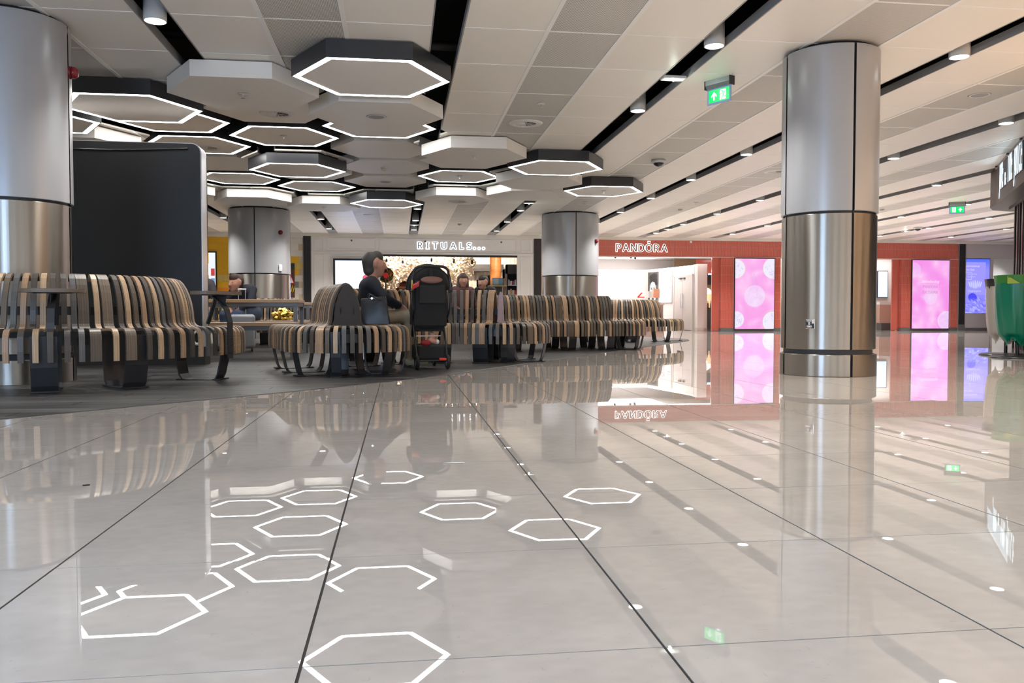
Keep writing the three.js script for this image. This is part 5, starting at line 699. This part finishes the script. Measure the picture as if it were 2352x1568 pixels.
{ const t = thing('gold_bag', 'crumpled shiny gold foil bag on the plank bench', 'bag', [-1.78, 0.457, -13.1]); const g = new THREE.IcosahedronGeometry(0.12, 3), p = g.attributes.position; for (let i = 0; i < p.count; i++) { const x = p.getX(i), y = p.getY(i), z = p.getZ(i), n = 1 + 0.22 * sin(x * 60 + y * 30) * sin(z * 45) + 0.15 * sin(y * 70); p.setXYZ(i, x * 1.25 * n, Math.max(-0.085, y * 0.75 * n), z * n); } g.translate(0, 0.086, 0); g.computeVertexNormals(); mesh('foil_body', g, M('gold_foil', [0.7, 0.5, 0.12], 0.22, 1), t); mesh('neck_tie', new THREE.TorusGeometry(0.035, 0.01, 6, 14).rotateX(PI / 2).translate(0.04, 0.16, 0), M('gold_tie', [0.6, 0.4, 0.1], 0.4, 0.8), t); }
// pushchair
{
  const t = thing('pushchair', 'black folding pushchair with a peaked canopy seen from behind', 'pushchair', [0.305, 0.004, -8.42], 0.16); const fab = M('black_fabric', [0.011, 0.011, 0.012], 0.85), fab2 = M('black_mesh_fabric', [0.016, 0.016, 0.017], 0.8), red = M('red_fabric', [0.5, 0.02, 0.02], 0.6);
  // local: +z towards the camera (rear), +x right
  for (const s of [-1, 1]) { mesh('rear_leg', tube([[s * 0.15, 0.50, -0.12], [s * 0.155, 0.30, 0.0], [s * 0.15, 0.08, 0.10]], 0.012, 8, 16), plasticBlack, t); mesh('front_leg', tube([[s * 0.15, 0.50, -0.10], [s * 0.14, 0.28, -0.28], [s * 0.13, 0.10, -0.44]], 0.012, 8, 16), plasticBlack, t);
    mesh('push_arm', tube([[s * 0.15, 0.46, -0.1], [s * 0.185, 0.56, 0.02], [s * 0.20, 0.70, 0.06], [s * 0.195, 0.88, 0.05], [s * 0.175, 0.965, 0.06]], 0.013, 8, 24), plasticBlack, t); mesh('hinge', cyl(0.035, 0.035, 0.03, 0, 0, 0, 18).rotateZ(PI / 2).translate(s * 0.195, 0.80, 0.05), plasticBlack, t);
    const w = mesh('rear_wheel', new THREE.TorusGeometry(0.056, 0.018, 10, 28).rotateY(PI / 2).translate(s * 0.155, 0.075, 0.10), M('black_tyre', [0.015, 0.015, 0.015], 0.7), t); mesh('hub', cyl(0.05, 0.05, 0.016, 0, 0, 0, 24).rotateZ(PI / 2).translate(s * 0.155, 0.075, 0.10), M('grey_hub', [0.4, 0.4, 0.4], 0.4), w);
    const fw = mesh('front_wheel', new THREE.TorusGeometry(0.045, 0.015, 10, 24).rotateY(PI / 2).translate(s * 0.13, 0.062, -0.44), M('black_tyre2', [0.015, 0.015, 0.015], 0.7), t); mesh('hub', cyl(0.04, 0.04, 0.014, 0, 0, 0, 20).rotateZ(PI / 2).translate(s * 0.13, 0.062, -0.44), M('grey_hub2', [0.4, 0.4, 0.4], 0.4), fw); }
  mesh('handlebar', tube([[-0.175, 0.965, 0.06], [-0.165, 1.0, 0.065], [-0.10, 1.03, 0.07], [0.10, 1.03, 0.07], [0.165, 1.0, 0.065], [0.175, 0.965, 0.06]], 0.014, 8, 30), M('black_leatherette', [0.02, 0.018, 0.018], 0.5), t);
  mesh('axle', rod([-0.15, 0.09, 0.10], [0.15, 0.09, 0.10], 0.009), plasticBlack, t); mesh('brake_pedal', rbx(0.07, 0.025, 0.05, 0.008, 0.10, 0.105, 0.13), M('red_plastic', [0.75, 0.05, 0.03], 0.4), t); mesh('cross_bar', rod([-0.15, 0.335, 0.03], [0.10, 0.335, 0.03], 0.006), chrome, t);
  { // canopy shell
    const g = new THREE.SphereGeometry(1, 36, 18, 0, 2 * PI, 0, PI * 0.5), p = g.attributes.position; for (let i = 0; i < p.count; i++) { const x = p.getX(i), y = p.getY(i), z = p.getZ(i); p.setXYZ(i, x * 0.222, 0.80 + y * 0.255, -0.10 + z * (z > 0 ? 0.165 : 0.24)); } g.computeVertexNormals(); const m = fab.clone(); m.side = THREE.DoubleSide; mesh('canopy', g, m, t);
    for (const [zz, r, hh] of [[0.03, 0.218, 0.225], [-0.10, 0.226, 0.26], [-0.22, 0.20, 0.22]]) { const a = []; for (let i = 0; i <= 16; i++) a.push([r * cos(i * PI / 16), 0.80 + hh * sin(i * PI / 16), zz]); mesh('canopy_bow', tube(a, 0.008, 6, 32), fab2, t); } mesh('canopy_strap', bx(0.03, 0.12, 0.012, 0, 0.97, 0.055), fab2, t); }
  mesh('peek_window', new THREE.SphereGeometry(1, 24, 10).scale(0.112, 0.035, 0.012).translate(0, 0.895, 0.082), M('brown_window_film', [0.22, 0.10, 0.075], 0.3), t);
  mesh('back_panel', rbx(0.32, 0.46, 0.05, 0.02, 0, 0.66, 0.035, 3), fab, t); mesh('back_pocket', rbx(0.27, 0.19, 0.05, 0.02, 0.01, 0.75, 0.058, 3), fab2, t); mesh('seat_back', extrude([[-0.165, 0.86], [0.165, 0.86], [0.16, 0.60], [0.11, 0.38], [-0.11, 0.38], [-0.17, 0.60]], 0.03).translate(0, 0, 0.0), fab, t); mesh('seat_base', rbx(0.29, 0.06, 0.34, 0.02, 0, 0.41, -0.14), fab, t); mesh('side_wing', extrude([[0, 0.45], [0.30, 0.45], [0.24, 0.62], [0, 0.78]], 0.012).rotateY(PI / 2).translate(-0.17, 0, 0), fab, t);
  mesh('basket', rbx(0.29, 0.16, 0.36, 0.03, 0, 0.17, -0.12, 3), fab2, t); mesh('basket_bundle', new THREE.SphereGeometry(1, 14, 10).scale(0.055, 0.035, 0.05).translate(-0.05, 0.262, 0.02), M('dark_red_cloth', [0.28, 0.015, 0.02], 0.7), t); mesh('red_tag', extrude([[0, 0], [0.07, 0.035], [0.075, 0.09], [0.005, 0.055]], 0.006).translate(-0.20, 0.795, 0.085), red, t); mesh('yellow_tag', extrude([[0, 0], [0.02, 0.02], [0.012, 0.11], [0, 0.1]], 0.004).translate(-0.205, 0.785, 0.08), M('yellow_print', [0.6, 0.5, 0.1], 0.5), t);
  mesh('tag_script', tube([0, 1, 2, 3, 4, 5, 6].map((i) => [-0.186 + i * 0.008, 0.838 + i * 0.0042 + (i % 2 ? 0.007 : -0.004), 0.0925]), 0.0014, 5, 30), whitePaint, t);
  mesh('child_leg', figure([[0.02, 0.34, -0.02, 0.035, 0.0, 0.29, 0.0, 0.028, 0], [0.0, 0.29, 0.0, 0.028, 0.05, 0.275, 0.0, 0.026, 0]], 0.008, 0.02), M('child_skin', [0.55, 0.30, 0.22], 0.6), t); mesh('white_sock', new THREE.SphereGeometry(1, 12, 8).scale(0.03, 0.026, 0.024).translate(0.065, 0.275, 0.0), whitePaint, t);
}
// litter on the tiles
{ const t = thing('paper_scrap', 'torn white paper scrap on the glossy floor', 'litter', [0, 0.0015, 0]); t.position.set(0.16, 0.0015, -3.12); mesh('scrap', plan([[0, 0], [0.03, -0.008], [0.075, -0.006], [0.085, 0.004], [0.05, 0.014], [0.02, 0.008]], 0, 0.0008), whitePaint, t); const d = thing('twig', 'tiny dark twig on the glossy floor', 'litter', [-1.02, 0.002, -2.87], 0.6); mesh('twig_body', rbx(0.022, 0.004, 0.009, 0.0018), blackMatt, d); const r = thing('red_scrap', 'tiny red scrap on the glossy floor', 'litter', [-1.20, 0.001, -2.0], 0.3); mesh('scrap', bx(0.014, 0.0012, 0.006, 0, 0.0006, 0), M('red_scrap', [0.5, 0.05, 0.05], 0.6), r); }

renderer.render(scene, camera);
